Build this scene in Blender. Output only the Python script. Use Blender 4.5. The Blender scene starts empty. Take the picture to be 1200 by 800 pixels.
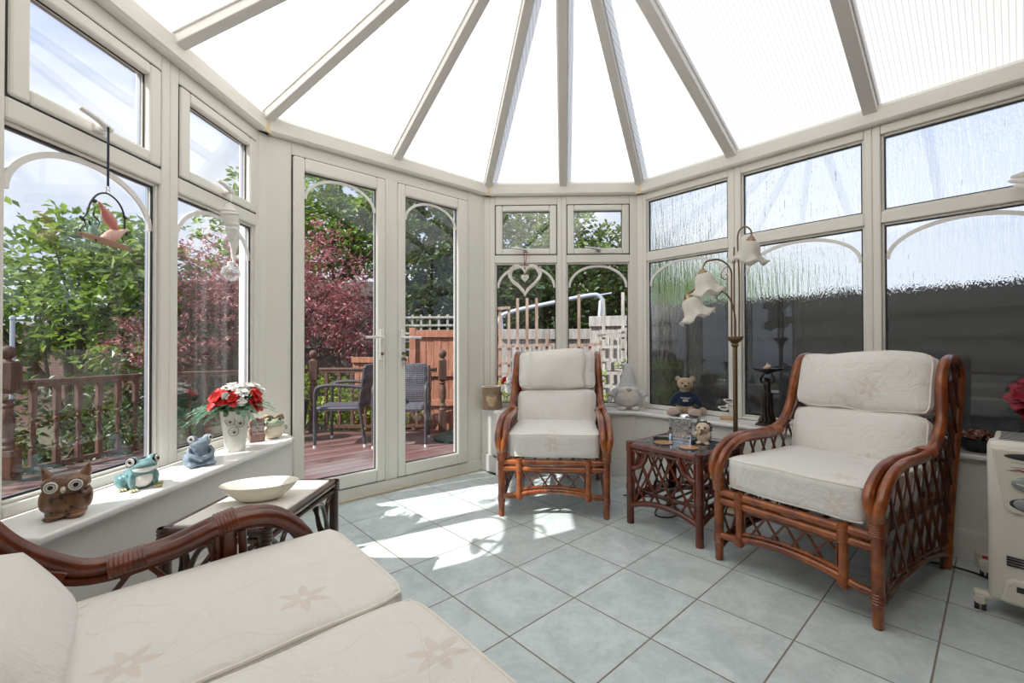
import bpy, bmesh, math, random
from mathutils import Vector, Matrix, noise
from math import sin, cos, pi, radians, sqrt, atan2

S = bpy.context.scene
COL = S.collection

# ------------------------------------------------------------------ camera
cam_d = bpy.data.cameras.new('camera')
cam = bpy.data.objects.new('camera', cam_d)
COL.objects.link(cam)
S.camera = cam
PITCH, ROLL = radians(0.478), radians(-0.131)
_f = Vector((0, cos(PITCH), sin(PITCH)))
_r = Vector((1, 0, 0))
_u = _r.cross(_f)
_R, _U = _r * cos(ROLL) + _u * sin(ROLL), _u * cos(ROLL) - _r * sin(ROLL)
cam.matrix_world = Matrix(((_R.x, _U.x, -_f.x, 0), (_R.y, _U.y, -_f.y, 0), (_R.z, _U.z, -_f.z, 1.0), (0, 0, 0, 1)))
cam_d.sensor_width = 36
cam_d.lens = 525.0 * 36 / 1200
cam_d.shift_x = -20.4 / 1200
cam_d.clip_start = 0.02

# ------------------------------------------------------------------ light, sky, exposure
SUN_TO = Vector((-0.655, -0.385, 0.75)).normalized()
sun_d = bpy.data.lights.new('sun', 'SUN')
sun_d.energy = 3.2
sun_d.angle = radians(0.6)
sun_d.color = (1.0, 0.965, 0.92)
sun = bpy.data.objects.new('sun', sun_d)
COL.objects.link(sun)
sun.location = (-6, -3.5, 8)
sun.rotation_euler = SUN_TO.to_track_quat('Z', 'Y').to_euler()
SKY_STRENGTH = 0.48
S.view_settings.view_transform = 'Standard'
S.view_settings.look = 'None'
S.view_settings.exposure = 1.2
S.view_settings.gamma = 1.0
S.view_settings.use_curve_mapping = False
S.cycles.use_denoising = True
S.cycles.max_bounces = 12
S.cycles.diffuse_bounces = 5
S.cycles.glossy_bounces = 5
S.cycles.transmission_bounces = 8
S.cycles.transparent_max_bounces = 24
S.cycles.sample_clamp_indirect = 8.0
S.cycles.blur_glossy = 0.5

# ------------------------------------------------------------------ node helpers
def new_mat(name):
    m = bpy.data.materials.new(name)
    m.use_nodes = True
    nt = m.node_tree
    nt.nodes.clear()
    out = nt.nodes.new('ShaderNodeOutputMaterial')
    return m, nt, out

def nd(nt, typ, **kw):
    n = nt.nodes.new(typ)
    for k, v in kw.items():
        if k in n.inputs.keys():
            if hasattr(v, 'is_output'):
                nt.links.new(v, n.inputs[k])
            else:
                n.inputs[k].default_value = v
        else:
            setattr(n, k, v)
    return n

def lk(nt, a, b):
    nt.links.new(a, b)

def mth(nt, op, a, b=None, c=None, clamp=False):
    n = nt.nodes.new('ShaderNodeMath')
    n.operation = op
    n.use_clamp = clamp
    for i, v in enumerate((a, b, c)):
        if v is None:
            continue
        if hasattr(v, 'is_output'):
            nt.links.new(v, n.inputs[i])
        else:
            n.inputs[i].default_value = v
    return n.outputs[0]

def mixc(nt, fac, a, b):
    n = nt.nodes.new('ShaderNodeMix')
    n.data_type = 'RGBA'
    for s, v in ((n.inputs[0], fac), (n.inputs[6], a), (n.inputs[7], b)):
        if hasattr(v, 'is_output'):
            nt.links.new(v, s)
        else:
            s.default_value = v if not isinstance(v, tuple) or len(v) == 4 else (*v, 1)
    return n.outputs[2]

def sstep(nt, v, lo, hi):
    n = nt.nodes.new('ShaderNodeMapRange')
    n.interpolation_type = 'SMOOTHSTEP'
    nt.links.new(v, n.inputs[0])
    n.inputs[1].default_value = lo
    n.inputs[2].default_value = hi
    return n.outputs[0]

def objco(nt, sc=(1, 1, 1), rot=(0, 0, 0)):
    tc = nt.nodes.new('ShaderNodeTexCoord')
    mp = nt.nodes.new('ShaderNodeMapping')
    mp.inputs['Scale'].default_value = sc
    mp.inputs['Rotation'].default_value = rot
    nt.links.new(tc.outputs['Object'], mp.inputs[0])
    return mp.outputs[0]

def noisef(nt, vec, scale, detail=3, rough=0.5, dist=0.0):
    n = nt.nodes.new('ShaderNodeTexNoise')
    nt.links.new(vec, n.inputs['Vector'])
    n.inputs['Scale'].default_value = scale
    n.inputs['Detail'].default_value = detail
    n.inputs['Roughness'].default_value = rough
    n.inputs['Distortion'].default_value = dist
    return n.outputs['Fac']

def bump(nt, h, strength=0.2, dist=0.01):
    n = nt.nodes.new('ShaderNodeBump')
    n.inputs['Strength'].default_value = strength
    n.inputs['Distance'].default_value = dist
    nt.links.new(h, n.inputs['Height'])
    return n.outputs[0]

def pbsdf(nt, out, color=None, rough=0.5, metal=0.0, coat=0.0, normal=None, spec=0.5, sheen=0.0, trans=0.0):
    p = nt.nodes.new('ShaderNodeBsdfPrincipled')
    def put(k, v):
        if hasattr(v, 'is_output'):
            nt.links.new(v, p.inputs[k])
        else:
            p.inputs[k].default_value = (*v, 1) if isinstance(v, tuple) and len(v) == 3 else v
    put('Base Color', color)
    put('Roughness', rough)
    put('Metallic', metal)
    put('Coat Weight', coat)
    put('Specular IOR Level', spec)
    put('Sheen Weight', sheen)
    put('Transmission Weight', trans)
    if normal is not None:
        nt.links.new(normal, p.inputs['Normal'])
    nt.links.new(p.outputs[0], out.inputs[0])
    return p

def plain(name, color, rough=0.5, var=0.08, scale=12.0, metal=0.0, coat=0.0, bmp=0.0, bscale=60.0, sheen=0.0):
    m, nt, out = new_mat(name)
    v = objco(nt)
    n = noisef(nt, v, scale, 3)
    c = mixc(nt, n, tuple(max(0, x * (1 - var)) for x in color), tuple(min(1, x * (1 + var)) for x in color))
    nm = bump(nt, noisef(nt, v, bscale, 3), bmp, 0.01) if bmp else None
    pbsdf(nt, out, c, rough, metal, coat, nm, sheen=sheen)
    return m

# ------------------------------------------------------------------ world
wd = bpy.data.worlds.new('sky')
S.world = wd
wd.use_nodes = True
nt = wd.node_tree
nt.nodes.clear()
wo = nt.nodes.new('ShaderNodeOutputWorld')
bg = nt.nodes.new('ShaderNodeBackground')
tc = nt.nodes.new('ShaderNodeTexCoord')
sp = nt.nodes.new('ShaderNodeSeparateXYZ')
lk(nt, tc.outputs['Generated'], sp.inputs[0])
up = sstep(nt, sp.outputs[2], 0.0, 0.75)
base = mixc(nt, up, (0.66, 0.76, 0.95, 1), (0.42, 0.54, 0.90, 1))
mp = nt.nodes.new('ShaderNodeMapping')
mp.inputs['Scale'].default_value = (1.0, 1.0, 2.2)
mp.inputs['Location'].default_value = (0.3, 0.1, 0.25)
lk(nt, tc.outputs['Generated'], mp.inputs[0])
cl = noisef(nt, mp.outputs[0], 2.6, 7, 0.55, 0.3)
clm = sstep(nt, cl, 0.36, 0.62)
skyc = mixc(nt, clm, base, (0.88, 0.91, 0.97, 1))
lowm = sstep(nt, sp.outputs[2], -0.12, 0.0)
skyc = mixc(nt, lowm, (0.16, 0.17, 0.14, 1), skyc)
lk(nt, skyc, bg.inputs[0])
bg.inputs[1].default_value = SKY_STRENGTH
lk(nt, bg.outputs[0], wo.inputs[0])

# ------------------------------------------------------------------ mesh helpers
class MB:
    """collects shapes into one mesh"""
    def __init__(self):
        self.v, self.f, self.uv = [], [], None
    def add(self, vs, fs, M=None):
        b = len(self.v)
        if M is not None:
            vs = [M @ Vector(p) for p in vs]
        self.v += [tuple(p) for p in vs]
        self.f += [tuple(i + b for i in q) for q in fs]
        return self
    def box(self, x0, x1, y0, y1, z0, z1, M=None):
        vs = [(x, y, z) for z in (z0, z1) for y in (y0, y1) for x in (x0, x1)]
        return self.add(vs, [(0, 2, 3, 1), (4, 5, 7, 6), (0, 1, 5, 4), (2, 6, 7, 3), (0, 4, 6, 2), (1, 3, 7, 5)], M)
    def prism(self, pts, z0, z1, M=None):
        n = len(pts)
        vs = [(x, y, z0) for x, y in pts] + [(x, y, z1) for x, y in pts]
        fs = [tuple(range(n - 1, -1, -1)), tuple(range(n, 2 * n))]
        fs += [(i, (i + 1) % n, n + (i + 1) % n, n + i) for i in range(n)]
        return self.add(vs, fs, M)
    def tube(self, path, r, n=10, closed=False, M=None, flat=1.0, cap=True):
        P = [Vector(p) for p in path]
        m = len(P)
        rr = r if isinstance(r, (list, tuple)) else [r] * m
        T = []
        for i in range(m):
            a = P[(i - 1) % m] if (closed or i > 0) else P[i]
            b = P[(i + 1) % m] if (closed or i < m - 1) else P[i]
            t = (b - a)
            T.append(t.normalized() if t.length > 1e-9 else Vector((0, 0, 1)))
        N = T[0].orthogonal().normalized() if abs(T[0].z) > 0.9 else Vector((0, 0, 1)).cross(T[0]).normalized()
        vs = []
        prev = T[0]
        for i in range(m):
            q = prev.rotation_difference(T[i])
            N = (q @ N)
            N = (N - T[i] * N.dot(T[i])).normalized()
            B = T[i].cross(N)
            prev = T[i]
            for k in range(n):
                a = 2 * pi * k / n
                vs.append(P[i] + N * (cos(a) * rr[i]) + B * (sin(a) * rr[i] * flat))
        fs = []
        for i in range(m if closed else m - 1):
            j = (i + 1) % m
            for k in range(n):
                k2 = (k + 1) % n
                fs.append((i * n + k, i * n + k2, j * n + k2, j * n + k))
        if cap and not closed:
            fs.append(tuple(range(n - 1, -1, -1)))
            fs.append(tuple((m - 1) * n + k for k in range(n)))
        return self.add(vs, fs, M)
    def lathe(self, prof, n=24, M=None):
        m = len(prof)
        vs = [(r * cos(2 * pi * k / n), r * sin(2 * pi * k / n), z) for r, z in prof for k in range(n)]
        fs = [(i * n + k, i * n + (k + 1) % n, (i + 1) * n + (k + 1) % n, (i + 1) * n + k) for i in range(m - 1) for k in range(n)]
        if prof[0][0] > 1e-6:
            fs.append(tuple(range(n - 1, -1, -1)))
        if prof[-1][0] > 1e-6:
            fs.append(tuple((m - 1) * n + k for k in range(n)))
        return self.add(vs, fs, M)
    def ball(self, c, r, n=16, M=None, R=None):
        rx, ry, rz = (r, r, r) if not isinstance(r, (tuple, list)) else r
        h = n // 2
        vs = []
        for i in range(h + 1):
            th = pi * i / h
            for k in range(n):
                a = 2 * pi * k / n
                p = Vector((rx * sin(th) * cos(a), ry * sin(th) * sin(a), -rz * cos(th)))
                if R is not None:
                    p = R @ p
                vs.append(Vector(c) + p)
        fs = [(i * n + k, i * n + (k + 1) % n, (i + 1) * n + (k + 1) % n, (i + 1) * n + k) for i in range(h) for k in range(n)]
        return self.add(vs, fs, M)
    def rbox(self, h, r, n=8, M=None, fn=None):
        """box with rounded edges, half sizes h; fn bends each point"""
        hx, hy, hz = h
        def axis(hh):
            a = [-hh + r * (1 - cos(pi / 2 * i / 4)) for i in range(5)]
            m_ = [-hh + r + (2 * hh - 2 * r) * i / n for i in range(1, n)]
            return a + m_ + [-q for q in reversed(a)]
        A = [axis(hx), axis(hy), axis(hz)]
        vid, vs, fs = {}, [], []
        def vert(p):
            k = tuple(round(q, 7) for q in p)
            if k not in vid:
                q = Vector((max(-(hx - r), min(hx - r, p[0])), max(-(hy - r), min(hy - r, p[1])), max(-(hz - r), min(hz - r, p[2]))))
                d = Vector(p) - q
                o = q + d.normalized() * r if d.length > 1e-9 else q
                if fn:
                    o = Vector(fn(o))
                vid[k] = len(vs)
                vs.append(o)
            return vid[k]
        for ax in range(3):
            u, w = (ax + 1) % 3, (ax + 2) % 3
            for sgn in (-1, 1):
                for i in range(len(A[u]) - 1):
                    for j in range(len(A[w]) - 1):
                        q = []
                        for di, dj in ((0, 0), (1, 0), (1, 1), (0, 1)):
                            p = [0, 0, 0]
                            p[ax] = sgn * h[ax]
                            p[u] = A[u][i + di]
                            p[w] = A[w][j + dj]
                            q.append(vert(p))
                        if sgn < 0:
                            q.reverse()
                        fs.append(tuple(q))
        return self.add(vs, fs, M)

def crom(pts, k=6, closed=False):
    """smooth curve through points"""
    P = [Vector(p) for p in pts]
    n = len(P)
    out = []
    for i in range(n if closed else n - 1):
        p1, p2 = P[i], P[(i + 1) % n]
        p0 = P[(i - 1) % n] if (closed or i > 0) else p1 * 2 - p2
        p3 = P[(i + 2) % n] if (closed or i < n - 2) else p2 * 2 - p1
        for j in range(k):
            t = j / k
            out.append(0.5 * ((2 * p1) + (p2 - p0) * t + (2 * p0 - 5 * p1 + 4 * p2 - p3) * t * t + (3 * p1 - 3 * p2 + p3 - p0) * t ** 3))
    if not closed:
        out.append(P[-1])
    return out

def obj(name, mb, mat, parent=None, smooth=True, bevel=0.0, M=None, remesh=0.0, angle=40):
    me = bpy.data.meshes.new(name)
    me.from_pydata(mb.v, [], mb.f)
    me.update()
    bm = bmesh.new()
    bm.from_mesh(me)
    bmesh.ops.recalc_face_normals(bm, faces=bm.faces)
    bm.to_mesh(me)
    bm.free()
    if smooth:
        me.polygons.foreach_set('use_smooth', [True] * len(me.polygons))
        if not remesh:
            me.set_sharp_from_angle(angle=radians(angle))
    o = bpy.data.objects.new(name, me)
    me.materials.append(mat)
    COL.objects.link(o)
    if parent is not None:
        o.parent = parent
    if M is not None:
        o.matrix_local = M
    if bevel:
        b = o.modifiers.new('bevel', 'BEVEL')
        b.width = bevel
        b.segments = 2
        b.limit_method = 'ANGLE'
    if remesh:
        b = o.modifiers.new('remesh', 'REMESH')
        b.mode = 'VOXEL'
        b.voxel_size = remesh
        b.use_smooth_shade = True
        s = o.modifiers.new('smooth', 'SMOOTH')
        s.factor = 0.6
        s.iterations = 6
    return o

def tag(o, label, cat, group=None, kind=None):
    if label: o['label'] = label
    if cat: o['category'] = cat
    if group: o['group'] = group
    if kind: o['kind'] = kind
    return o

def thing(name, label, cat, loc=(0, 0, 0), rz=0.0, group=None):
    o = bpy.data.objects.new(name, None)
    o.empty_display_size = 0.05
    COL.objects.link(o)
    o.location = loc
    o.rotation_euler = (0, 0, rz)
    return tag(o, label, cat, group)

def structure(name, M=None):
    o = bpy.data.objects.new(name, None)
    o.empty_display_size = 0.05
    COL.objects.link(o)
    if M is not None:
        o.matrix_world = M
    o['kind'] = 'structure'
    return o

def dup(root, loc, rz, label=None, scale=None):
    r = root.copy()
    COL.objects.link(r)
    r.location = loc
    r.rotation_euler = (0, 0, rz)
    if scale: r.scale = scale
    if label: r['label'] = label
    for ch in list(root.children):
        c = ch.copy()
        COL.objects.link(c)
        c.parent = r
        c.matrix_parent_inverse = ch.matrix_parent_inverse
        for g in list(ch.children):
            e = g.copy()
            COL.objects.link(e)
            e.parent = c
    return r

def text_obj(name, body, size, mat, parent, M, depth=0.0006, align='CENTER'):
    cu = bpy.data.curves.new(name, 'FONT')
    cu.body = body
    cu.size = size
    cu.extrude = depth
    cu.align_x = align
    cu.align_y = 'CENTER'
    f_ = bpy.data.objects.new(name + '_font', cu)
    COL.objects.link(f_)
    dg = bpy.context.evaluated_depsgraph_get()
    me = bpy.data.meshes.new_from_object(f_.evaluated_get(dg))
    me.name = name
    me.materials.clear()
    me.materials.append(mat)
    bpy.data.objects.remove(f_)
    o = bpy.data.objects.new(name, me)
    COL.objects.link(o)
    o.parent = parent
    o.matrix_local = M
    return o

def T(x, y, z): return Matrix.Translation((x, y, z))
def RX(a): return Matrix.Rotation(a, 4, 'X')
def RY(a): return Matrix.Rotation(a, 4, 'Y')
def RZ(a): return Matrix.Rotation(a, 4, 'Z')
def SC(x, y, z): return Matrix.Diagonal((x, y, z, 1))
# ------------------------------------------------------------------ materials
def mat_upvc():
    m, nt, out = new_mat('white_frame')
    v = objco(nt, (1, 1, 1))
    c = mixc(nt, noisef(nt, v, 3, 2), (0.80, 0.785, 0.715, 1), (0.84, 0.825, 0.76, 1))
    pbsdf(nt, out, c, 0.28, spec=0.5)
    return m
UPVC = mat_upvc()
UPVC2 = plain('white_plastic', (0.84, 0.83, 0.80), 0.3, 0.02)
GASKET = plain('black_gasket', (0.015, 0.016, 0.02), 0.5)
REVEAL = plain('aluminium_spacer', (0.55, 0.57, 0.6), 0.3, metal=0.8)
TAPE = plain('yellowed_strip', (0.80, 0.66, 0.40), 0.45, 0.08, 20)
SILLM = plain('sill_white', (0.88, 0.875, 0.86), 0.18, 0.02, 3)
WALLM = plain('wall_paint', (0.80, 0.775, 0.735), 0.8, 0.03, 4, bmp=0.05, bscale=150)
SKIRT = plain('skirting_white', (0.78, 0.765, 0.74), 0.35, 0.02)
STEEL = plain('brushed_steel', (0.62, 0.62, 0.62), 0.3, metal=1.0)
CHROME = plain('chrome', (0.85, 0.86, 0.88), 0.06, 0.02, metal=1.0)
BRASS = plain('aged_brass', (0.30, 0.22, 0.13), 0.32, 0.2, 30, metal=1.0)
DARKBR = plain('dark_bronze', (0.055, 0.042, 0.034), 0.3, 0.4, 25, metal=0.7)
CABLEB = plain('black_cable', (0.02, 0.02, 0.02), 0.4)
CABLEW = plain('cream_cable', (0.75, 0.70, 0.62), 0.4)

def mat_glass():
    m, nt, out = new_mat('clear_glass')
    lw = nt.nodes.new('ShaderNodeLayerWeight')
    p5 = mth(nt, 'POWER', lw.outputs['Facing'], 4.0)
    R = mth(nt, 'ADD', mth(nt, 'MULTIPLY', p5, 0.8), 0.045, clamp=True)
    g = nd(nt, 'ShaderNodeBsdfGlossy', Roughness=0.0)
    g.inputs['Color'].default_value = (0.95, 0.97, 0.98, 1)
    t = nd(nt, 'ShaderNodeBsdfTransparent')
    t.inputs['Color'].default_value = (0.985, 0.99, 0.99, 1)
    mx = nt.nodes.new('ShaderNodeMixShader')
    lk(nt, R, mx.inputs[0]); lk(nt, t.outputs[0], mx.inputs[1]); lk(nt, g.outputs[0], mx.inputs[2])
    lk(nt, mx.outputs[0], out.inputs[0])
    return m
GLASS = mat_glass()

def mat_rain():
    m, nt, out = new_mat('rain_textured_glass')
    v = objco(nt, (1, 1, 0.10))
    n1 = noisef(nt, v, 75, 2.0, 0.55, 0.5)
    n2 = noisef(nt, v, 30, 1.0, 0.5, 0.8)
    n3 = noisef(nt, objco(nt, (1, 1, 0.3)), 190, 1.0, 0.5, 0.3)
    h = mth(nt, 'ADD', mth(nt, 'ADD', n1, mth(nt, 'MULTIPLY', n2, 0.7)), mth(nt, 'MULTIPLY', n3, 0.35))
    tc = nt.nodes.new('ShaderNodeTexCoord'); sy = nt.nodes.new('ShaderNodeSeparateXYZ'); lk(nt, tc.outputs['Object'], sy.inputs[0])
    outer = mth(nt, 'GREATER_THAN', sy.outputs[1], 0.0415)      # the rippled face is the outdoor one, the room side is flat
    bn = nt.nodes.new('ShaderNodeBump'); bn.inputs['Distance'].default_value = 0.010
    lk(nt, mth(nt, 'MULTIPLY', outer, 0.75), bn.inputs['Strength']); lk(nt, h, bn.inputs['Height'])
    nm = bn.outputs[0]
    lw = nt.nodes.new('ShaderNodeLayerWeight')
    R = mth(nt, 'ADD', mth(nt, 'MULTIPLY', mth(nt, 'POWER', lw.outputs['Facing'], 4.0), 0.8), 0.045, clamp=True)
    g = nd(nt, 'ShaderNodeBsdfGlossy', Roughness=0.01)
    r = nd(nt, 'ShaderNodeBsdfRefraction', Roughness=0.04, IOR=1.42)
    r.inputs['Color'].default_value = (0.97, 0.985, 0.99, 1)
    lk(nt, nm, r.inputs['Normal'])
    mx = nt.nodes.new('ShaderNodeMixShader')
    lk(nt, R, mx.inputs[0]); lk(nt, r.outputs[0], mx.inputs[1]); lk(nt, g.outputs[0], mx.inputs[2])
    lk(nt, mx.outputs[0], out.inputs[0])
    return m
RAIN = mat_rain()

def mat_floor():
    m, nt, out = new_mat('floor_tiles')
    tc = nt.nodes.new('ShaderNodeTexCoord')
    sp = nt.nodes.new('ShaderNodeSeparateXYZ')
    lk(nt, tc.outputs['Object'], sp.inputs[0])
    th, s, ox, oy = radians(43.6), 0.3407, -0.7764, 2.2876
    x = mth(nt, 'SUBTRACT', sp.outputs[0], ox)
    y = mth(nt, 'SUBTRACT', sp.outputs[1], oy)
    def dot(a, b): return mth(nt, 'ADD', mth(nt, 'MULTIPLY', x, a / s), mth(nt, 'MULTIPLY', y, b / s))
    u, v = dot(cos(th), sin(th)), dot(sin(th), -cos(th))
    def edge(q):
        f = mth(nt, 'FRACT', q)
        return mth(nt, 'MINIMUM', f, mth(nt, 'SUBTRACT', 1.0, f))
    d = mth(nt, 'MINIMUM', edge(u), edge(v))
    g = sstep(nt, d, 0.006, 0.0105)
    cb = nt.nodes.new('ShaderNodeCombineXYZ')
    lk(nt, mth(nt, 'FLOOR', u), cb.inputs[0]); lk(nt, mth(nt, 'FLOOR', v), cb.inputs[1])
    wn = nt.nodes.new('ShaderNodeTexWhiteNoise')
    lk(nt, cb.outputs[0], wn.inputs[0])
    vo = nt.nodes.new('ShaderNodeVectorMath'); vo.operation = 'MULTIPLY_ADD'
    lk(nt, wn.outputs['Color'], vo.inputs[0]); vo.inputs[1].default_value = (7, 7, 7)
    lk(nt, tc.outputs['Object'], vo.inputs[2])
    n1 = noisef(nt, vo.outputs[0], 5.5, 6, 0.62, 0.8)
    n2 = noisef(nt, vo.outputs[0], 24, 5, 0.7, 1.5)
    nn = mth(nt, 'ADD', mth(nt, 'MULTIPLY', n1, 0.65), mth(nt, 'MULTIPLY', n2, 0.35))
    f = sstep(nt, nn, 0.36, 0.64)
    c = mixc(nt, f, (0.53, 0.615, 0.615, 1), (0.70, 0.785, 0.785, 1))
    c = mixc(nt, mth(nt, 'MULTIPLY', wn.outputs['Value'], 0.12), c, (0.46, 0.50, 0.48, 1))
    c = mixc(nt, g, (0.24, 0.20, 0.165, 1), c)
    rg = mth(nt, 'ADD', mth(nt, 'MULTIPLY', mth(nt, 'SUBTRACT', 1.0, g), 0.45), mth(nt, 'MULTIPLY_ADD', n2, 0.14, 0.16))
    nm = bump(nt, mth(nt, 'ADD', mth(nt, 'MULTIPLY', g, 1.0), mth(nt, 'MULTIPLY', n2, 0.18)), 0.35, 0.004)
    pbsdf(nt, out, c, rg, normal=nm, spec=0.5)
    return m
FLOORM = mat_floor()

def mat_roof():
    m, nt, out = new_mat('polycarbonate_roof')
    uv = nt.nodes.new('ShaderNodeUVMap')
    sp = nt.nodes.new('ShaderNodeSeparateXYZ')
    lk(nt, uv.outputs[0], sp.inputs[0])
    fr = mth(nt, 'FRACT', mth(nt, 'MULTIPLY', sp.outputs[0], 1 / 0.022))
    e = mth(nt, 'MINIMUM', fr, mth(nt, 'SUBTRACT', 1.0, fr))
    rib = sstep(nt, e, 0.02, 0.14)
    tc = nt.nodes.new('ShaderNodeTexCoord')
    n = noisef(nt, tc.outputs['Object'], 0.9, 2)
    c1 = mixc(nt, n, (0.94, 0.915, 0.835, 1), (0.955, 0.94, 0.89, 1))
    c = mixc(nt, rib, (0.66, 0.62, 0.52, 1), c1)
    t = nd(nt, 'ShaderNodeBsdfTranslucent'); lk(nt, c, t.inputs[0])
    d = nd(nt, 'ShaderNodeBsdfDiffuse'); lk(nt, c, d.inputs[0])
    mx = nt.nodes.new('ShaderNodeMixShader'); mx.inputs[0].default_value = 0.18
    lk(nt, t.outputs[0], mx.inputs[1]); lk(nt, d.outputs[0], mx.inputs[2])
    g = nd(nt, 'ShaderNodeBsdfGlossy', Roughness=0.35)
    m2 = nt.nodes.new('ShaderNodeMixShader'); m2.inputs[0].default_value = 0.03
    lk(nt, mx.outputs[0], m2.inputs[1]); lk(nt, g.outputs[0], m2.inputs[2])
    lk(nt, m2.outputs[0], out.inputs[0])
    return m
ROOFM = mat_roof()
RAFTM = plain('rafter_grey', (0.78, 0.77, 0.74), 0.35, 0.02)

def mat_brick():
    m, nt, out = new_mat('garden_brick')
    b = nd(nt, 'ShaderNodeTexBrick', Scale=4.4)
    b.inputs['Color1'].default_value = (0.12, 0.058, 0.045, 1); b.inputs['Color2'].default_value = (0.17, 0.085, 0.065, 1); b.inputs['Mortar'].default_value = (0.18, 0.15, 0.135, 1)
    b.inputs['Mortar Size'].default_value = 0.018
    tc = nt.nodes.new('ShaderNodeTexCoord'); mp = nt.nodes.new('ShaderNodeMapping'); mp.inputs['Rotation'].default_value = (pi / 2, 0, 0)
    lk(nt, tc.outputs['Object'], mp.inputs[0]); lk(nt, mp.outputs[0], b.inputs['Vector'])
    pbsdf(nt, out, b.outputs[0], 0.85)
    return m

# ------------------------------------------------------------------ room shell
def facet(a, d):
    a = radians(a)
    return Matrix.Translation((-sin(a) * d, cos(a) * d, 0)) @ Matrix.Rotation(a, 4, 'Z')
# local axes of a facet: x along the wall, y outwards, z up; y = 0 is the inner face of the frames
ML, MD, MBK, MR = facet(89.83, 1.540), facet(43.13, 2.918), facet(-1.75, 3.662), facet(-47.67, 3.118)
MW = facet(-47.67, -0.313)
UR = Vector((0.673, -0.739, 0)); NR = Vector((0.739, 0.673, 0))
RLEN = 0.32
ZB, ZT = 2.22, 2.325
CWL = ML @ Vector((1.25, 0, 0)); CLD = ML @ Vector((2.558, 0, 0)); CDB = MBK @ Vector((-0.457, 0, 0)); CBR = MBK @ Vector((0.794, 0, 0))
CRE = MR @ Vector((RLEN, 0, 0)); CWE = MW @ Vector((RLEN, 0, 0))

def P2(v): return (v.x, v.y)
# floor
fl = MB()
ring = [P2(CWL), P2(CLD), P2(CDB), P2(CBR), P2(CRE), P2(CWE)]
cen = Vector((sum(p[0] for p in ring) / 6, sum(p[1] for p in ring) / 6))
big = [tuple(cen + (Vector(p) - cen) * 1.02) for p in ring]
fl.prism(big, -0.10, 0.0)
o = obj('floor', fl, FLOORM, smooth=False); o['kind'] = 'structure'

# walls
def wall(name, M, t0, t1, inner, outer, z0, z1, mat=WALLM):
    mb = MB(); mb.box(t0, t1, inner, outer, z0, z1)
    o = obj(name, mb, mat, smooth=False); o.matrix_world = M; o['kind'] = 'structure'
    return o
wall('wall_left', ML, 1.16, 2.50, -0.205, 0.07, 0, 0.472)
wall('wall_back', MBK, -0.36, 0.90, -0.205, 0.07, 0, 0.472)
wall('wall_right', MR, -2.00, RLEN, -0.205, 0.07, 0, 0.472)
wall('wall_side', MW, -1.93, RLEN, -0.12, 0.0, 0, 2.36)
MH = Matrix.Translation(UR * RLEN) @ Matrix.Rotation(radians(42.33), 4, 'Z')
mb = MB()
hv = lambda v: v
mb.box(-3.3, 0.5, 0.0, 0.12, 0, 3.3)
MHW = Matrix(((-NR.x, UR.x, 0, UR.x * RLEN), (-NR.y, UR.y, 0, UR.y * RLEN), (0, 0, 1, 0), (0, 0, 0, 1)))
o = obj('wall_house', mb, mat_brick(), smooth=False); o.matrix_world = MHW; o['kind'] = 'structure'

def base(name, M, t0, t1, y):
    mb = MB(); mb.box(t0, t1, y - 0.016, y + 0.002, 0, 0.125); mb.box(t0, t1, y - 0.010, y + 0.002, 0.125, 0.138)
    o = obj(name, mb, SKIRT, smooth=False, bevel=0.003); o.matrix_world = M; o['kind'] = 'structure'
base('baseboard_left', ML, 1.30, 2.48, -0.205)
base('baseboard_back', MBK, -0.365, 0.70, -0.205)
base('baseboard_right', MR, -1.99, RLEN, -0.205)
# end of the low wall beside the door, facing the doorway
mb = MB()
pe = [MD @ Vector((2.20, -0.01, 0)), MD @ Vector((2.20, -0.215, 0))]
q0, q1 = MBK @ Vector((-0.36, -0.203, 0)), MBK @ Vector((-0.36, 0.0, 0))
mb.prism([P2(pe[0]), P2(MD @ Vector((2.222, -0.20, 0))), P2(q0), P2(q1), P2(CDB)], 0, 0.472)
mb2 = MB()
o = obj('wall_pier', mb, WALLM, smooth=False); o['kind'] = 'structure'
mb = MB()
n0, n1 = MD @ Vector((2.186, -0.015, 0)), MD @ Vector((2.204, -0.221, 0))
mb.prism([P2(n0), P2(n1), P2(MBK @ Vector((-0.35, -0.221, 0))), P2(MBK @ Vector((-0.35, -0.19, 0))), P2(CDB)], 0, 0.130)
o = obj('baseboard_pier', mb, SKIRT, smooth=False, bevel=0.003); o['kind'] = 'structure'
# same at the left side of the door
mb = MB()
mb.prism([P2(MD @ Vector((0.640, -0.01, 0))), P2(MD @ Vector((0.735, -0.01, 0))), P2(MD @ Vector((0.745, -0.19, 0))), P2(ML @ Vector((2.47, -0.205, 0))), P2(ML @ Vector((2.47, 0.0, 0)))], 0, 0.472)
o = obj('wall_pier.001', mb, WALLM, smooth=False); o['kind'] = 'structure'

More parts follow.
